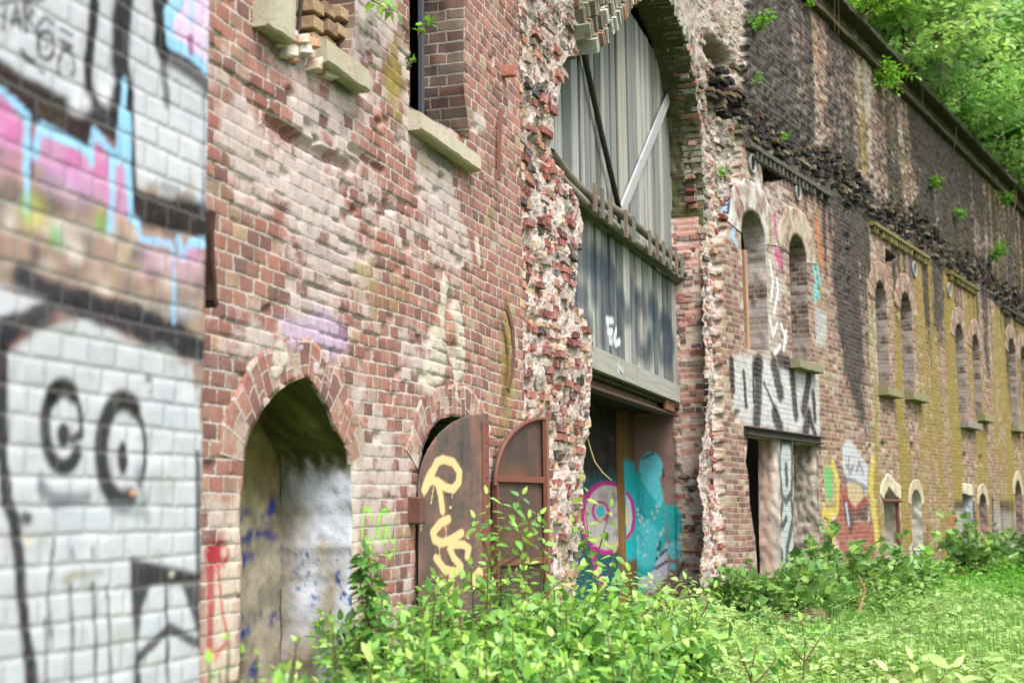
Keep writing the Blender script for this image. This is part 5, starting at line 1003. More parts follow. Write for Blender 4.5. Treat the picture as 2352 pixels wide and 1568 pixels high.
# ================================================================ leaves
MAT['tree_leaf'] = leaf_mat('tree leaf', .5, .5, .3)
def tmpl_ovate(w=.60, droop=.16, fold=.07):
    V = np.array([[0, 0, 0], [.28, w*.42, fold*.7], [.6, w*.40, fold*.5-droop*.3], [1, 0, -droop], [.6, -w*.40, fold*.5-droop*.3], [.28, -w*.42, fold*.7], [.3, 0, 0], [.62, 0, -droop*.35]])
    Fq = np.array([[0, 6, 1, 1], [6, 7, 2, 1], [7, 3, 2, 2], [0, 5, 6, 6], [5, 4, 7, 6], [4, 3, 7, 7]]); return V, Fq
def tmpl_lobed():
    a = [(0, 0), (.12, .30), (.02, .52), (.34, .40), (.46, .62), (.62, .30), (1, 0), (.62, -.30), (.46, -.62), (.34, -.40), (.02, -.52), (.12, -.30)]
    V = np.array([[x, y, .10*abs(y)-.14*x*x] for x, y in a]+[[.4, 0, -.02]]); n = 12
    return V, np.array([[12, k, (k+1) % n, (k+1) % n] for k in range(n)])
def tmpl_card(w=.6):
    V = np.array([[0, 0, 0], [.45, w/2, .05], [1, 0, -.1], [.45, -w/2, .05]]); return V, np.array([[0, 3, 2, 1]])
class Leaves:
    def __init__(s): s.p = []; s.d = []; s.n = []; s.s = []; s.c = []
    def add(s, p, d, n, sz, c): s.p.append(p); s.d.append(d); s.n.append(n); s.s.append(sz); s.c.append(c)
    def build(s, tm, name, mat, parent, smooth=True):
        P = np.concatenate([np.atleast_2d(q) for q in s.p]); D = np.concatenate([np.atleast_2d(q) for q in s.d]); Nn = np.concatenate([np.atleast_2d(q) for q in s.n]); Z_ = np.concatenate([np.atleast_1d(q) for q in s.s]); C = np.concatenate([np.atleast_2d(q) for q in s.c])
        D = D/(np.linalg.norm(D, axis=1)[:, None]+1e-9); Y = np.cross(Nn, D); Y /= np.linalg.norm(Y, axis=1)[:, None]+1e-9; N3 = np.cross(D, Y)
        V0, F0 = tm; R = np.stack([D, Y, N3], 1)
        V = P[:, None]+Z_[:, None, None]*np.einsum('vk,nkj->nvj', V0, R); n, v = V.shape[:2]
        Q = (F0[None]+(np.arange(n)*v)[:, None, None]).reshape(-1, 4); deg = Q[:, 2] == Q[:, 3]
        col = np.repeat(np.hstack([C, np.ones((n, 1))]), v, 0)
        return mk_mesh(name, V.reshape(-1, 3), [Q[~deg], Q[deg][:, :3]], mat, parent, {'paint': col}, smooth)
LG = [lin(170, 212, 104, 1), lin(148, 198, 96, 1), lin(122, 176, 86, 1), lin(98, 150, 78, 1), lin(186, 218, 136, 1), lin(140, 192, 108, 1), lin(110, 164, 84, 1)]
DG = [lin(84, 132, 58), lin(104, 150, 66), lin(70, 112, 54), lin(128, 168, 80), lin(96, 146, 74)]
def unit(v): return v/(np.linalg.norm(v)+1e-9)
def shrub(base, h, r, nst, size, pal, name, label, group=None, tm=None, gap=.037, lean=(0, 0), seed=0, dens=1., cat='shrub', droop=.25, zmin=.12, twigs=3, bark=(96, 84, 60)):
    rs = np.random.RandomState(seed+200); E = empty(name, label, cat, group); E.location = tuple(base); L = Leaves(); mb = MB(); pal = np.array(pal)
    def shoot(P0, P1, bow, r0, lv0):
        n = 9; t = np.linspace(0, 1, n)[:, None]; P = P0*(1-t)+P1*t+bow*np.sin(t*math.pi)
        mb.tube(P, np.linspace(r0, r0*.3, n), 5, np.array(lin(*bark))*rs.uniform(.7, 1.2), False)
        Lg = np.linalg.norm(P1-P0); k = int(Lg/gap*dens); ax = unit(P1-P0)
        for q in range(k):
            u = lv0+(1-lv0)*(q+rs.rand()*.5)/k; f = u*(n-1); a = int(min(f, n-2)); pos = P[a]+(P[a+1]-P[a])*(f-a)
            th = q*1.5708+rs.uniform(-.5, .5)
            ref = np.array([0, 0, 1.]) if abs(ax[2]) < .9 else np.array([1., 0, 0]); e1 = unit(np.cross(ax, ref)); e2 = np.cross(ax, e1)
            for sg in (0, math.pi):
                if rs.rand() < .1: continue
                o = math.cos(th+sg)*e1+math.sin(th+sg)*e2; d = unit(o*.9+ax*.45+np.array([0, 0, -droop*rs.uniform(.3, 1.3)])); nn = unit(np.array([0, 0, .9])+o*rs.uniform(.1, .8)+rs.normal(0, .3, 3))
                z_ = size*rs.choice([.5, .75, 1., 1.25], p=[.2, .3, .35, .15])*rs.uniform(.85, 1.15)*(1-.35*u*(u > .9)); ci = pal[rs.randint(len(pal))]*rs.uniform(.8, 1.15)
                L.add(pos+d*.008, d, nn, z_, ci)
        for q in range(2): L.add(P[-1], unit(ax+rs.normal(0, .4, 3)), unit(np.array([0, 0, 1.])+rs.normal(0, .3, 3)), size*rs.uniform(.5, .85), pal[0]*rs.uniform(.9, 1.2))
    for k in range(nst):
        a = rs.uniform(0, 2*math.pi); q = math.sqrt(rs.rand()); hh = h*rs.uniform(.55, 1.)*(1-.28*q*q); b0 = np.array([.22*r*math.cos(a)*rs.rand(), .22*r*math.sin(a)*rs.rand(), -.03])
        P1 = np.array([r*q*math.cos(a)+lean[0]*hh, r*q*math.sin(a)+lean[1]*hh, hh]); bow = np.array([math.cos(a), math.sin(a), .2])*rs.uniform(-.02, .10)*h
        shoot(b0, P1, bow, .007*h**.5+.002, zmin+.1*rs.rand())
        for j in range(twigs):
            u = rs.uniform(.35, .85); c0 = b0+(P1-b0)*u+bow*math.sin(u*math.pi); a2 = a+rs.uniform(-1.6, 1.6); ln = h*rs.uniform(.16, .34); c1 = c0+np.array([math.cos(a2)*ln, math.sin(a2)*ln, ln*rs.uniform(.1, .9)]); shoot(c0, c1, np.array([0, 0, .03*h]), .004, .2)
    mb.build('stems', MAT['bark'], E, True); L.build(tm or tmpl_ovate(), 'foliage', MAT['leaf'], E); return E
def gp(px, Y): b = at_depth(px, 1190, Y); return (b[0], Y, float(gz_(np.array(b[0]), np.array(float(Y)))))
G1 = 'leafy shrubs in front of the shutters'
shrub(gp(1010, 7.6), 1.18, .52, 38, .078, LG, 'leafy_shrub', 'bright green shrub at the foot of the sprayed rusty shutter', G1, seed=1)
shrub(gp(1130, 8.0), 1.32, .50, 40, .078, LG, 'leafy_shrub', 'bright green shrub reaching highest over the gap between the two rusty shutters', G1, seed=2)
shrub(gp(1265, 8.2), 1.28, .52, 40, .078, LG, 'leafy_shrub', 'bright green shrub below the torn rubble pier', G1, seed=3)
shrub(gp(1380, 8.6), 1.22, .54, 40, .078, LG, 'leafy_shrub', 'bright green shrub in front of the turquoise passage', G1, seed=4)
shrub(gp(1485, 8.9), 1.05, .40, 30, .08, LG, 'leafy_shrub', 'bright green shrub at the meadow end of the shrub row', G1, seed=5)
shrub(gp(880, 6.6), .92, .42, 22, .072, LG, 'leafy_shrub', 'low shrub between the niche and the sprayed shutter', G1, seed=6)
shrub(gp(1000, 6.3), .98, .48, 30, .075, LG, 'leafy_shrub', 'low shrub in front of the row, below the sprayed shutter', G1, seed=16)
shrub(gp(1180, 6.6), 1.0, .5, 32, .077, LG, 'leafy_shrub', 'low shrub in front of the row, below the ribbed shutter', G1, seed=17)
shrub(gp(1380, 7.0), 1.0, .5, 32, .077, LG, 'leafy_shrub', 'low shrub in front of the row, left of the meadow', G1, seed=18)
shrub(gp(740, 5.3), 1.10, .36, 20, .055, LG, 'leafy_shrub', 'sparse low shrub at the foot of the plastered niche', G1, seed=7, dens=.6, twigs=2)
shrub(gp(500, 4.15), 1.24, .26, 20, .055, LG, 'leafy_shrub', 'blurred sparse shrub before the corner of the sprayed wall end', G1, seed=8, dens=.6, twigs=2)
shrub(gp(620, 4.5), 1.16, .36, 22, .05, LG, 'leafy_shrub', 'blurred low shrub in the foreground left of the row', G1, seed=9, dens=.6, twigs=2)
# taller shoots of the shrub row, against the shutters
def shoots(tips, base, name, label, size, pal, seed, tm=None, group=None, cat='sapling', gap=.06):
    rs = np.random.RandomState(seed); E = empty(name, label, cat, group); E.location = tuple(base); L = Leaves(); mb = MB(); pal = np.array(pal)
    for T_ in tips:
        P = np.array(T_, float)-np.array(base); n = 14; t = np.linspace(0, len(P)-1, n); k = np.clip(t.astype(int), 0, len(P)-2); Q = P[k]+(P[k+1]-P[k])*(t-k)[:, None]
        mb.tube(Q, np.linspace(.007, .0025, n), 5, lin(120, 104, 72), False); Lg = np.linalg.norm(np.diff(Q, axis=0), axis=1).sum(); m = max(2, int(Lg/gap))
        for q in range(m):
            u = .3+.7*(q+.5)/m; f = u*(n-1); a = int(min(f, n-2)); pos = Q[a]+(Q[a+1]-Q[a])*(f-a); ax = unit(Q[a+1]-Q[a]); th = q*1.57+rs.uniform(-.4, .4); ref = np.array([0, 1., .1]); e1 = unit(np.cross(ax, ref)); e2 = np.cross(ax, e1)
            for sg in (0, math.pi): o = math.cos(th+sg)*e1+math.sin(th+sg)*e2; L.add(pos+o*.012, unit(o+ax*.3+np.array([0, 0, -rs.uniform(.2, .8)])), unit(np.array([0, -.25, .8])+o*.5+rs.normal(0, .35, 3)), size*rs.uniform(.65, 1.15), pal[rs.randint(len(pal))])
        L.add(Q[-1], ax, np.array([.3, -.8, .4]), size*.7, pal[0])
    mb.build('stems', MAT['bark'], E, True); L.build(tm or tmpl_ovate(.5), 'foliage', MAT['leaf'], E); return E
D_ = lambda L, Y: [at_depth(x, y, Y) for x, y in L]
Y_ = 9.6; shoots([D_([(1385, 1420), (1362, 1330), (1352, 1240), (1338, 1105)], Y_), D_([(1365, 1300), (1385, 1230), (1402, 1165)], Y_-.1), D_([(1362, 1330), (1340, 1250), (1318, 1200)], Y_), D_([(1375, 1360), (1405, 1300), (1410, 1270)], Y_-.15)], gp(1385, Y_), 'sapling', 'slender young shoot with paired leaves against the torn pier', .095, [lin(150, 190, 84), lin(122, 168, 74), lin(166, 204, 90)], 31, gap=.09)
Y_ = 8.1; shoots([D_([(1125, 1420), (1128, 1300), (1130, 1220), (1118, 1135)], Y_), D_([(1128, 1300), (1160, 1200), (1200, 1135)], Y_), D_([(1130, 1320), (1190, 1230), (1240, 1180)], Y_), D_([(1128, 1290), (1105, 1230), (1090, 1190)], Y_), D_([(1150, 1300), (1205, 1270), (1215, 1190)], Y_+.1), D_([(1240, 1400), (1250, 1280), (1240, 1200)], Y_)], gp(1125, Y_), 'sapling', 'taller leafy shoots rising before the sprayed and the ribbed shutter', .08, LG[:4], 32)
Y_ = 7.2; shoots([D_([(838, 1560), (846, 1450), (856, 1370), (852, 1310), (846, 1275)], Y_), D_([(850, 1500), (872, 1440), (878, 1380)], Y_), D_([(848, 1440), (832, 1380), (826, 1330)], Y_), D_([(840, 1520), (815, 1460), (812, 1420)], Y_), D_([(842, 1540), (862, 1480), (868, 1440)], Y_-.05), D_([(846, 1420), (840, 1320), (836, 1260)], Y_)], gp(838, Y_), 'climbing_plant', 'climbing plant with hanging leaves on the brick between niche and shutter', .085, DG[:2]+LG[2:4], 33, cat='plant', gap=.028)
Y_ = 9.4; shoots([D_([(1585, 1480), (1590, 1400), (1575, 1330)], Y_), D_([(1585, 1450), (1620, 1400), (1640, 1350)], Y_), D_([(1560, 1480), (1530, 1380), (1500, 1330)], Y_)], gp(1585, Y_), 'sapling', 'leafy shoot at the meadow end of the shrub row, before the torn jamb', .085, LG[:4], 34)
Y_ = 7.4; shoots([D_([(2105, 1640), (2110, 1560), (2095, 1515)], Y_), D_([(2110, 1600), (2160, 1560), (2190, 1530)], Y_), D_([(2110, 1600), (2060, 1560), (2040, 1540)], Y_)], gp(2105, Y_), 'meadow_seedling', 'broad leaved seedling nearest the lower picture edge in the meadow', .12, [lin(196, 214, 150, 1), lin(176, 204, 124, 1)], 35, cat='plant', group='seedlings in the meadow')
Y_ = 9.0; shoots([D_([(1845, 1560), (1850, 1480), (1840, 1425)], Y_), D_([(1848, 1520), (1880, 1470), (1895, 1450)], Y_), D_([(1848, 1520), (1815, 1480), (1800, 1455)], Y_)], gp(1845, Y_), 'meadow_seedling', 'bright seedling standing in the meadow left of the broad leaved one', .09, LG[:4], 36, cat='plant', group='seedlings in the meadow')
Y_ = 8.4; shoots([D_([(1720, 1620), (1728, 1530), (1738, 1480)], Y_), D_([(1725, 1560), (1700, 1500), (1690, 1470)], Y_), D_([(1725, 1580), (1770, 1530), (1785, 1505)], Y_)], gp(1720, Y_), 'meadow_seedling', 'leafy seedling in the meadow beside the shrub row', .085, LG[1:5], 37, cat='plant', group='seedlings in the meadow')
# bushes at the foot of the facade right of the gate
G2 = 'maple bushes along the right facade'; LB = tmpl_lobed(); MG = [lin(124, 170, 92), lin(106, 152, 80), lin(140, 184, 104), lin(158, 198, 100)]
shrub(gp(1745, 17.6), 1.05, .85, 22, .15, MG, 'maple_bush', 'dark green maple bush under the iron lintel doorway', G2, LB, .11, seed=41)
shrub(gp(1840, 18.6), .80, .75, 18, .15, MG, 'maple_bush', 'maple bush below the grey painted pillar', G2, LB, .11, seed=42)
shrub(gp(1950, 20.3), 1.55, .85, 13, .14, MG, 'maple_bush', 'tall bush before the red and yellow painted figure', G2, LB, .11, seed=43)
shrub(gp(2020, 21.8), .95, .9, 18, .14, MG, 'maple_bush', 'bush right of the red and yellow painted figure', G2, LB, .11, seed=44)
shrub(gp(2095, 23.2), 1.15, .5, 11, .13, LG[1:4], 'maple_bush', 'bright bush under the small round lower windows', G2, LB, .12, seed=45)
shrub(gp(2255, 28.6), 1.6, .6, 16, .16, MG, 'maple_bush', 'far bush in front of the blue painted lower window', G2, LB, .13, seed=46)
shrub(gp(2345, 31), 1.3, .9, 18, .16, [lin(88, 128, 66), lin(76, 112, 60)], 'maple_bush', 'farthest dark bush at the end of the facade', G2, LB, .13, seed=47)
shrub(gp(1690, 15.0), .62, .5, 14, .07, LG[2:], 'flowering_herb', 'low herb with white flower heads at the torn corner', None, seed=48, cat='herb')
# fallen log
mb = MB(); a_ = np.array(gp(1735, 17.0)); b_ = np.array(gp(1880, 18.2)); t = np.linspace(0, 1, 12)[:, None]; P = a_*(1-t)+b_*t; P[:, 2] = .16+.03*np.sin(np.arange(12)); mb.tube(P, .16-.03*np.linspace(0, 1, 12)+.015*np.sin(np.arange(12)*2), 12, lin(120, 98, 78)); tag(mb.build('fallen_log', MAT['bark'], None, True), 'brown fallen log lying under the maple bushes', 'log')
mb = MB(); P = np.array(D_([(1975, 1400), (1985, 1350), (1972, 1320)], 18.5)); mb.tube(P, [.03, .022, .012], 6, lin(150, 112, 84)); tag(mb.build('dead_branch', MAT['bark'], None, True), 'bare brown branch standing in the weeds', 'branch')
# ================================================================ meadow
rs = np.random.RandomState(77)
def wallx(y):  # ground position of the facades, nothing grows inside them
    xa = A.O[0]+A.d[0]/A.d[1]*(y-A.O[1]); xb = Bw.O[0]+Bw.d[0]/Bw.d[1]*(y-Bw.O[1]); return np.where(y < Bw.O[1], np.maximum(xa, -5), xb)
def scatter(n, y0, y1, pw=1., lo=.15):
    y = y0*(y1/y0)**(rs.rand(n)**pw); px = rs.uniform(850, 2650, n); x = (px-CX)/F*y; k = x > wallx(y)+lo; return x[k], y[k]
L = Leaves(); x, y = scatter(70000, 6.5, 46); n = len(x); clump = fbm(x*.9, y*.9, 4, 161); h = rs.uniform(.12, .30, n)*(.4+1.2*sst(.3, .75, clump)); az = rs.uniform(0, 2*math.pi, n)
tl = rs.uniform(.2, 1.1, n); d = np.stack([np.cos(az)*tl, np.sin(az)*tl, np.ones(n)], 1); nn = np.stack([np.cos(az), np.sin(az), -tl], 1)
mixc = fbm(x*.4, y*.4, 3, 162)[:, None]; c = (lin(156, 204, 98)*mixc+lin(122, 178, 84)*(1-mixc))*rs.uniform(.7, 1.25, (n, 1)); far = sst(18, 26, y)[:, None]; c = c*(1-far)+lin(104, 176, 58)*rs.uniform(.8, 1.15, (n, 1))*far
TB = (np.array([[0, .028, 0], [0, -.028, 0], [.5, -.022, .03], [.5, .022, .03], [1, 0, -.12]]), np.array([[0, 1, 2, 3], [3, 2, 4, 4]]))
L.add(np.stack([x, y, gz_(x, y)-.02], 1), d, nn, h, c); tag(L.build(TB, 'grass', MAT['leaf'], None), kind='stuff')
L = Leaves(); x, y = scatter(120000, 6.5, 42); n = len(x); clump = fbm(x*.7, y*.7, 4, 163); k = rs.rand(n) < .35+1.3*sst(.35, .65, clump); x, y, clump = x[k], y[k], clump[k]; n = len(x); wd_ = np.exp(-((x-wallx(y))/1.1)**2); hz = rs.beta(1.6, 1.5, n)*(.22+.42*sst(.38, .7, clump)+.35*wd_); az = rs.uniform(0, 2*math.pi, n)
d = np.stack([np.cos(az), np.sin(az), rs.uniform(-.35, .25, n)], 1); nn = np.stack([rs.normal(0, .3, n), rs.normal(0, .3, n), np.ones(n)], 1); mixc = fbm(x*.5+7, y*.5, 3, 164)[:, None]
c = (lin(196, 222, 142)*mixc+lin(146, 190, 112)*(1-mixc))*rs.uniform(.75, 1.25, (n, 1)); far = sst(18, 26, y)[:, None]; c = c*(1-far)+lin(112, 182, 62)*far*rs.uniform(.8, 1.15, (n, 1))
L.add(np.stack([x, y, gz_(x, y)+hz], 1), d, nn, rs.uniform(.04, .10, n)*(1+.02*y), c); tag(L.build(tmpl_ovate(.6), 'meadow_herbs', MAT['leaf'], None), kind='stuff')
L = Leaves(); mb = MB()     # tall flowering weeds standing out of the grass
x, y = scatter(380, 8, 30); hh = rs.uniform(.45, .95, len(x))
for q in range(len(x)):
    b = np.array([x[q], y[q], float(gz_(x[q], y[q]))]); ln = rs.normal(0, .09, 2); t = np.linspace(0, 1, 5)[:, None]; P = b+t*np.array([ln[0], ln[1], hh[q]]); mb.tube(P, np.linspace(.0035, .0015, 5), 4, lin(136, 180, 92), False); m = int(hh[q]/.06); u = rs.uniform(.15, 1, m)[:, None]; az = rs.uniform(0, 6.28, m)
    L.add(b+u*np.array([ln[0], ln[1], hh[q]]), np.stack([np.cos(az), np.sin(az), rs.uniform(-.5, .3, m)], 1), np.stack([np.cos(az)*.4, np.sin(az)*.4, np.ones(m)], 1), rs.uniform(.05, .11, m)*(1.15-.6*u[:, 0]), np.array([lin(150, 196, 104), lin(120, 172, 90), lin(170, 208, 120)])[rs.randint(0, 3, m)])
o = L.build(tmpl_ovate(.42), 'tall_weeds', MAT['leaf'], None); tag(o, kind='stuff'); st_ = mb.build('weed_stems', MAT['leaf'], o)
L = Leaves(); x, y = scatter(500, 9, 24); k = fbm(x*.6, y*.6, 3, 165) > .5; x, y = x[k], y[k]; n = len(x); hz = .28+.2*rs.rand(n)
for q in range(5):
    az = rs.uniform(0, 6.28, n); L.add(np.stack([x, y, gz_(x, y)+hz], 1), np.stack([np.cos(az), np.sin(az), .4+0*az], 1), np.tile([0., -.5, 1.], (n, 1)), np.full(n, .014), np.tile(lin(236, 238, 240), (n, 1)))
tag(L.build(tmpl_card(.8), 'white_flowers', MAT['leaf'], None), kind='stuff')
# ================================================================ trees on the bank
def tree(base, h, rcr, name, label, pal, seed, nl=5200, size=.24, group='trees on the bank above the coping'):
    rs = np.random.RandomState(seed); E = empty(name, label, 'tree', group); E.location = tuple(base); mb = MB(); L = Leaves(); pal = np.array(pal)
    top = np.array([rs.uniform(-.6, .6), rs.uniform(-.6, .6), h]); t = np.linspace(0, 1, 9)[:, None]; P = top*t+np.array([.3, .2, 0])*np.sin(t*3); mb.tube(P, np.linspace(.16, .03, 9), 7, lin(104, 92, 76), False)
    nb = 26; cl = []
    for k in range(nb):
        u = rs.uniform(.04, .97); f = u*8; a = int(min(f, 7)); p0 = P[a]+(P[a+1]-P[a])*(f-a); az = k*2.4+rs.uniform(-.4, .4); ln = rcr*(1.05-.75*max(0, u-.35))*rs.uniform(.6, 1.1); p1 = p0+np.array([math.cos(az)*ln, math.sin(az)*ln, ln*rs.uniform(.05, .6)])
        tt = np.linspace(0, 1, 5)[:, None]; mb.tube(p0+(p1-p0)*tt+np.array([0, 0, .15])*np.sin(tt*3.1), np.linspace(.05*(1.2-u), .012, 5), 5, lin(104, 92, 76), False)
        for q in (.35, .6, .8, 1.): cl.append((p0+(p1-p0)*q, .35+.4*rs.rand()))
    m = nl//len(cl)
    for c0, rr in cl:
        o = rs.normal(0, 1, (m, 3)); o /= np.linalg.norm(o, axis=1)[:, None]; o *= (rs.rand(m)**.5)[:, None]*rr*np.array([1.5, 1.5, .75]); d = np.stack([rs.normal(0, 1, m), rs.normal(0, 1, m), rs.normal(-.25, .35, m)], 1); nn = np.stack([rs.normal(0, .35, m), rs.normal(0, .35, m), np.ones(m)], 1)
        L.add(c0+o, d, nn, size*rs.uniform(.6, 1.2, m), pal[rs.randint(len(pal))]*rs.uniform(.8, 1.2, (m, 1)))
    mb.build('trunk', MAT['bark'], E, True); L.build(tmpl_ovate(.55), 'crown', MAT['tree_leaf'], E); return E
TP = [[lin(176, 212, 126, 1), lin(152, 196, 112, 1), lin(186, 216, 142, 1)], [lin(146, 182, 134, 1), lin(128, 168, 118, 1), lin(168, 198, 152, 1)], [lin(146, 192, 110, 1), lin(122, 172, 98, 1)], [lin(186, 212, 150, 1), lin(166, 200, 132, 1)]]
def bank(px, Y):
    x, y, _ = at_depth(px, 500, Y); o_ = -((np.array([x, y])-Bw.O)@Bw.n); return np.array([x, y, zcop+.1+.264*max(0, o_-1.2)**.8])
TR = [(1985, 27.5, 6.5, 2.4, 0, 'yellow green tree leaning over the coping nearest the torn gate'), (2045, 32, 8, 2.8, 1, 'greyish green tree behind the coping nearest the gate'), (2090, 30, 5.5, 2.3, 0, 'light green low tree at the coping edge, above the sooty wall'), (2120, 37, 9.5, 3.2, 3, 'pale yellow green tall tree in the middle of the wood'), (2165, 34, 6, 2.6, 2, 'fresh green tree over the middle of the coping'), (2200, 41, 9, 3.4, 1, 'grey green tree deep in the wood, right of the pale tall tree'), (2225, 37, 6, 2.7, 0, 'bright tree above the far half of the coping'), (2262, 42, 7.5, 3.2, 3, 'pale tree over the far bend of the coping'), (2290, 39, 5, 2.6, 2, 'fresh green low tree past the far half of the coping'), (2335, 46, 8, 3.6, 1, 'grey green tree rising at the right edge against the sky'), (2060, 44, 12, 4, 0, 'tallest yellow green tree at the back of the wood'), (2170, 52, 12.5, 4.2, 2, 'mid green tree at the very back of the wood'), (2325, 41, 5, 2.8, 0, 'bright tree low at the right picture edge'), (2380, 50, 8.5, 4, 3, 'pale tree far back at the right picture edge'), (2110, 50, 13, 4.2, 1, 'dull green tree behind the tall pale one'), (2255, 55, 11.5, 4, 0, 'distant bright tree left of the gap of sky'), (2370, 44, 4.5, 2.8, 2, 'low green tree where the coping bends out of sight'), (1935, 30, 7, 2.6, 3, 'pale tree half hidden behind the coping at the upper edge')]
for k, (px, Y, h_, r_, pi, lab) in enumerate(TR): tree(bank(px, Y), h_, r_, 'broadleaf_tree', lab, TP[pi], 300+k, 6000 if Y < 40 else 6500, .24 if Y < 40 else .30)
# growth hanging over the coping, seedlings and roots on the wall
def wp(px, py, off=.05): return Bw.P(*Bw.at(px, py, off), off)
b = Bw.P(Bw.at(1990, 55, .3)[0], zcop+.18, .15); shrub(b, .85, 1.1, 30, .13, [lin(150, 204, 70), lin(124, 184, 60), lin(170, 214, 86)], 'overhanging_bush', 'bright bush hanging over the coping edge', None, tmpl_ovate(.55), .08, lean=(1.0*Bw.n[0], 1.0*Bw.n[1]), seed=61, droop=.5)
b = wp(2020, 120, .10); shrub(b, -.9, .55, 14, .12, [lin(150, 204, 70), lin(124, 184, 60)], 'overhanging_bush', 'leafy sprays trailing down the wall below the coping bush', None, tmpl_ovate(.55), .09, lean=(-.35*Bw.n[0], -.35*Bw.n[1]), seed=62)
G3 = 'seedlings rooted in the masonry'
for k, (px, py, W, h_, r_, n_, sz, lab) in enumerate(((962, 70, A, .08, .07, 3, .05, 'small maple seedling by the iron window bar'), (935, 150, A, .07, .03, 4, .03, 'little grass tuft at the mossy window edge'), (1735, 75, Bw, .42, .25, 8, .09, 'fern like seedling high on the sooty wall right of the arch'), (1728, 195, Bw, .15, .12, 4, .08, 'tiny seedling below the fern like one'), (1850, 15, Bw, .12, .12, 4, .10, 'tiny plant on the sooty wall at the upper picture edge'), (1800, 320, Bw, .12, .1, 4, .08, 'tiny green plant right of the oval pipe'), (2140, 430, Bw, .30, .22, 6, .13, 'seedling in the middle of the sooty upper wall'), (2195, 500, Bw, .25, .2, 5, .12, 'seedling on the yellowed far upper wall'), (2275, 600, Bw, .5, .3, 8, .13, 'trailing seedling on the far wall below the coping'), (2295, 470, Bw, .4, .3, 6, .14, 'leafy sprig under the far coping'), (1668, 405, Bw, .18, .15, 5, .07, 'small green plant in the torn arch corner'))):
    q = W.P(*W.at(px, py, .06), .06); shrub(q, h_, r_, n_, sz, [lin(130, 190, 60), lin(112, 170, 66)], 'wall_seedling', lab, G3, LB if k in (0,) else None, .05, lean=(W.n[0]*.5, W.n[1]*.5), seed=400+k, cat='plant', twigs=1)
q = [A.P(*A.at(x, y, .12), .12) for x, y in ((835, -60), (850, 0), (880, 14), (915, 30))]; shoots([q], q[0], 'hanging_spray', 'leafy twig dipping in from the upper edge between the two windows', .075, [lin(140, 196, 60), lin(110, 160, 56)], 71, cat='plant', gap=.05)
def vine(L, off, r, lab, W=Bw, name='hanging_root', col=(104, 82, 66)):
    mb = MB(); P = np.array([W.P(*W.at(x, y, off), off) for x, y in L]); mb.tube(P, np.linspace(r*.75, r*.4, len(P)), 5, lin(*col)); tag(mb.build(name, MAT['bark'], None, True), lab, 'root', 'dry roots hanging on the wall')
for k, (px, Y_o) in enumerate(((2075, .1), (2160, .1), (2235, .1), (2300, .1))):
    b = Bw.P(Bw.at(px, 1.07*(px-1950)+10, .25)[0], zcop+.12, Y_o); shrub(b, .5+.1*k, .7+.1*k, 14, .13, TP[0]+TP[2], 'overhanging_bush', ('small bush on the coping edge, left of the short hanging root', 'small bush on the coping between the two short hanging roots', 'bush leaning over the far half of the coping', 'farthest bush leaning over the coping')[k], 'bushes along the coping', None, .08, lean=(.7*Bw.n[0], .7*Bw.n[1]), seed=640+k, droop=.5)
vine([(1738, -20), (1742, 40), (1736, 120), (1742, 220), (1738, 300), (1740, 340)], .14, .008, 'long thin dry root hanging right of the torn arch')
vine([(1918, -20), (1916, 40), (1919, 100)], .28, .012, 'reddish root hanging below the coping, left of a twin')
vine([(1925, -10), (1927, 50), (1925, 110)], .28, .012, 'reddish root hanging below the coping, right of a twin')
vine([(1840, 60), (1838, 130), (1842, 200)], .14, .010, 'pale root on the sooty wall under the tiny plant')
vine([(2118, 200), (2119, 230), (2118, 255)], .3, .014, 'short root hanging under the middle of the coping')
vine([(2195, 290), (2196, 320), (2190, 345)], .3, .02, 'short root with a knob under the coping')
vine([(2330, 420), (2334, 450), (2330, 480), (2318, 515)], .3, .03, 'thick curved root at the far end of the coping')
q = [at_depth(x, y, 11.6) for x, y in ((1348, 1000), (1356, 1030), (1366, 1060), (1384, 1085), (1405, 1103))]; mb = MB(); mb.tube(np.array(q), .006, 5, lin(170, 156, 110)); tag(mb.build('dry_tendril', MAT['bark'], None, True), 'pale curling tendril hanging from the torn pier before the dark passage', 'tendril')
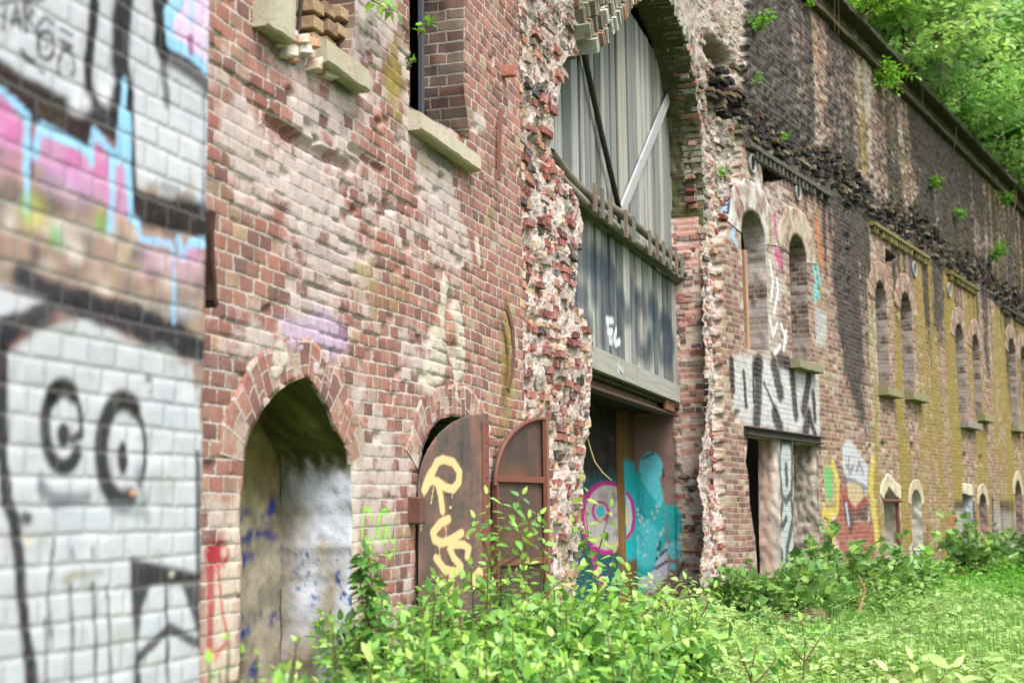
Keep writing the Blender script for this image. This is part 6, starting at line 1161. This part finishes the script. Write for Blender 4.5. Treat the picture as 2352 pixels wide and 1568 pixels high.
# ---------------------------------------------------------------- camera, light
cam = bpy.data.cameras.new('camera'); co = bpy.data.objects.new('camera', cam); COL.objects.link(co); SC.camera = co
cam.sensor_width = 36; cam.lens = F*36/2352; cam.clip_end = 2000; cam.clip_start = .05
Rt = Vector((cr, sr*sp, -sr*cp)); Dn = Vector((-sr, cr*sp, -cr*cp)); Up = -Dn; Bk = Rt.cross(Up)
co.matrix_world = Matrix(((Rt.x, Up.x, Bk.x, 0), (Rt.y, Up.y, Bk.y, 0), (Rt.z, Up.z, Bk.z, EYE), (0, 0, 0, 1)))
cam.dof.use_dof = True; cam.dof.focus_distance = 12.2; cam.dof.aperture_fstop = 2.2
w = bpy.data.worlds.new('World'); SC.world = w; w.use_nodes = True; nt = w.node_tree; bg = nt.nodes['Background']
sk = nt.nodes.new('ShaderNodeTexSky'); sk.sky_type = 'NISHITA'; sk.sun_disc = False; SE, SA = math.radians(56), math.radians(150)
sk.sun_elevation = SE; sk.sun_rotation = SA; sk.air_density = 1.; sk.dust_density = 4.; sk.ozone_density = 1.
bw = nt.nodes.new('ShaderNodeRGBToBW'); mx = nt.nodes.new('ShaderNodeMix'); mx.data_type = 'RGBA'; mx.inputs[0].default_value = .7; nt.links.new(sk.outputs[0], bw.inputs[0]); nt.links.new(sk.outputs[0], mx.inputs[6]); nt.links.new(bw.outputs[0], mx.inputs[7]); nt.links.new(mx.outputs[2], bg.inputs[0]); bg.inputs[1].default_value = .125
sl = bpy.data.lights.new('sun', 'SUN'); sl.energy = 1.5; sl.angle = math.radians(24); sl.color = (1, .96, .9); so = bpy.data.objects.new('sun', sl); COL.objects.link(so)
sd = Vector((math.sin(SA)*math.cos(SE), math.cos(SA)*math.cos(SE), math.sin(SE))); so.rotation_euler = sd.to_track_quat('Z', 'Y').to_euler(); so.location = (8, -8, 30)
vs = SC.view_settings; vs.view_transform = 'Standard'; vs.look = 'None'; vs.exposure = 1.46; vs.gamma = 1
SC.cycles.use_denoising = True; SC.cycles.max_bounces = 6; SC.cycles.diffuse_bounces = 4; SC.cycles.transparent_max_bounces = 6; SC.cycles.sample_clamp_indirect = 6
